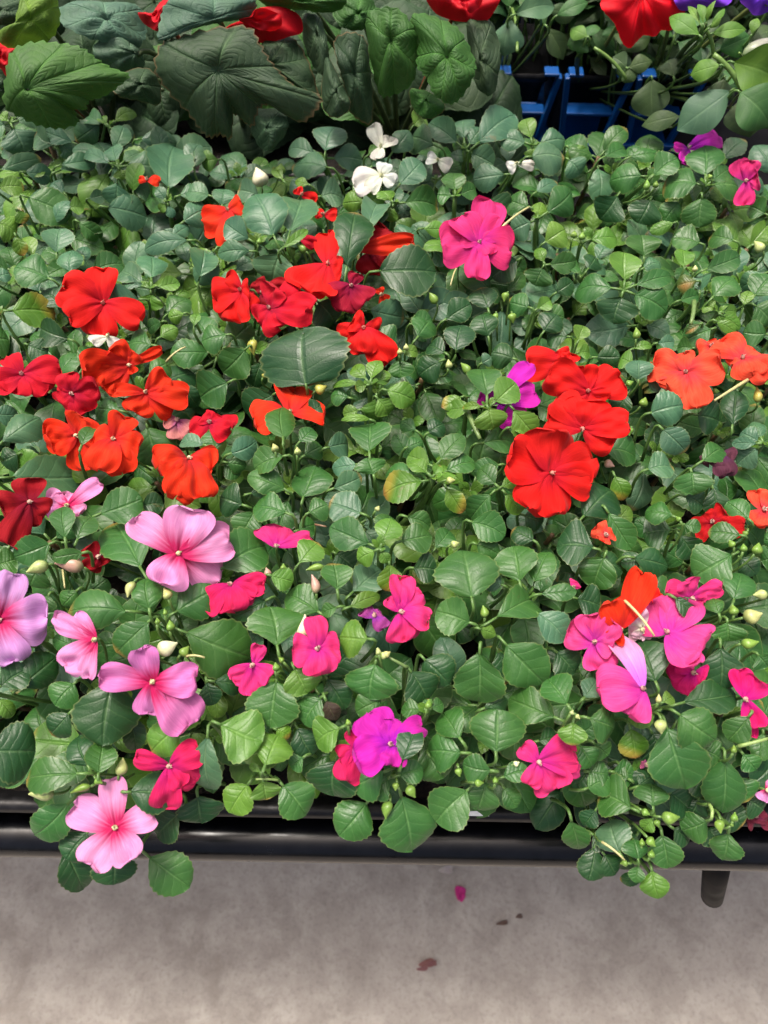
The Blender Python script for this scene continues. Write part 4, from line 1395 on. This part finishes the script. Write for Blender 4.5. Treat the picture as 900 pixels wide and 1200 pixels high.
petunia('petunia with violet blooms and a tall lime green shoot in the top right corner', (860, 60), [
    (860, 104, 793, 153, 50, 'b', 0.855), (846, 76, 808, 86, 27, 'l', 0.870), (832, 40, 876, 32, 18, 'l', 0.875), (822, 44, 784, 16, 22, 'l', 0.880), (856, 72, 912, 92, 50, 'l', 0.868), (864, 106, 905, 146, 60, 'g', 0.862),
    (840, 60, 882, 40, 32, 'g', 0.865), (824, 30, 818, 4, 10, 'l', 0.885), (828, 28, 838, 0, 9, 'l', 0.885), (832, 30, 850, 10, 8, 'l', 0.885), (822, 30, 806, 6, 8, 'l', 0.885), (830, 34, 846, 20, 8, 'l', 0.884), (880, 42, 888, 20, 12, 'l', 0.88),
    (870, 110, 880, 160, 60, 'o', 0.84), (850, 90, 840, 120, 34, 'o', 0.84), (900, 110, 920, 150, 40, 'o', 0.85)],
    (0.12, 0.30, 150, -0.07, 0.745), [((805, -14), [(784, -20), (800, -30), (840, -26), (858, -6), (850, 6), (826, 6), (800, 12), (790, 2)], 0.885, (0.22, 0.05, 0.72)), ((905, -8), [(868, -18), (900, -30), (940, -20), (940, 4), (915, 8), (886, 18), (876, 10), (866, 0)], 0.885, (0.20, 0.05, 0.75))],
    buds=[(870, 64, 912, 44, 17, (0.30, 0.30, 0.26))],
    stems=[((822, 30), (836, 64), 0.0016, 0.880), ((836, 64), (870, 108), 0.0021, 0.872), ((872, 66), (852, 96), 0.0011, 0.870), ((866, 62), (866, 80), 0.0009, 0.87)])

# ------------------------------------------------------------------ blue carrier behind
car = empty('plant_carrier', (0.28, YB0 + 0.1, 0.668), 'blue plastic carrier tray with notched walls behind the impatiens', 'carrier'); co = (0.28, YB0 + 0.1, 0.668)
g = Geo()
xL = float(at_y(565, 120, YB0)[0]); xR = float(at_y(812, 120, YB0)[0])
def bar(p, q, th=0.0022, wd=0.009):
    p, q = np.array(p, float), np.array(q, float); d = unit(q - p); a = unit(np.cross(d, [0, 1, 0])); e = np.cross(d, a)
    V = [r + sa * a * th * 1.2 + se * e * wd / 2 for r in (p, q) for sa, se in ((-1, -1), (1, -1), (1, 1), (-1, 1))]
    g.add(V, [(0, 1, 2, 3), (7, 6, 5, 4), (0, 4, 5, 1), (1, 5, 6, 2), (2, 6, 7, 3), (3, 7, 4, 0)])
boxg(g, xL, xR, YB0, YB0 + 0.24, 0.668, 0.671)
boxg(g, xL, xR, YB0 - 0.003, YB0 + 0.003, 0.6712, 0.690)
for row, yy in enumerate((YB0 + 0.002, YB0 + 0.20)):
    x = xL + 0.01
    while x < xR - 0.05:
        bar((x + 0.012, yy + 0.004, 0.672), (x, yy, 0.765)); bar((x + 0.054, yy + 0.004, 0.672), (x + 0.066, yy, 0.765))
        boxg(g, x + 0.006, x + 0.060, yy + 0.0061, yy + 0.022, 0.7158, 0.7195)
        boxg(g, x + 0.013, x + 0.053, yy + 0.0222, yy + 0.025, 0.6712, 0.7193)
        boxg(g, x + 0.001, x + 0.016, yy - 0.004, yy + 0.010, 0.7652, 0.7685); boxg(g, x + 0.050, x + 0.065, yy - 0.004, yy + 0.010, 0.7652, 0.7685)
        x += 0.074
bevel(build('tray_body', g, MAT['blue'], car, co, False), 0.0012, 2)

# ------------------------------------------------------------------ fallen petals on the floor
PG = 'fallen petals on the floor'
def fallen(px, py, px2, py2, wpx, c, lab, cat='petal', k=1):
    b = at_z(px, py, 0.006); t = at_z(px2, py2, 0.007); x, y, n, L = frame(b, t, np.array([0, 0, 1.0]))
    g = petal(b, t, n, wpx / 2 * depth(b) / F_PX, c, c)
    for q in range(k - 1):
        b2 = b + np.array([random.uniform(-.004, .012), random.uniform(-.006, .006), 0.002]); g2 = petal(b2, b2 + (t - b) * random.uniform(0.5, 0.8), unit(n + rng.normal(0, .4, 3)), wpx / 3 * depth(b) / F_PX, c, c)
        g.add(np.concatenate(g2.v), g2.f, np.concatenate(g2.uv), np.concatenate(g2.c))
    o = build('fallen_petal', g, MAT['petal']); tag(o, lab, cat, PG)
fallen(538, 1056, 540, 1039, 13, (0.60, 0.05, 0.26), 'bright magenta petal lying on the concrete below the rail', k=2)
fallen(513, 1020, 531, 1019, 9, (0.55, 0.50, 0.46), 'pale dried petal on the concrete just under the rail')
fallen(490, 1131, 509, 1128, 9, (0.30, 0.15, 0.15), 'dull pink shrivelled petal on the floor near the bottom of the view', k=3)
fallen(581, 1083, 595, 1080, 5, (0.16, 0.11, 0.09), 'thin brown petal scrap on the floor right of the magenta petal')
fallen(604, 1075, 612, 1073, 5, (0.18, 0.12, 0.10), 'tiny brown petal scrap, farthest right of those on the floor')
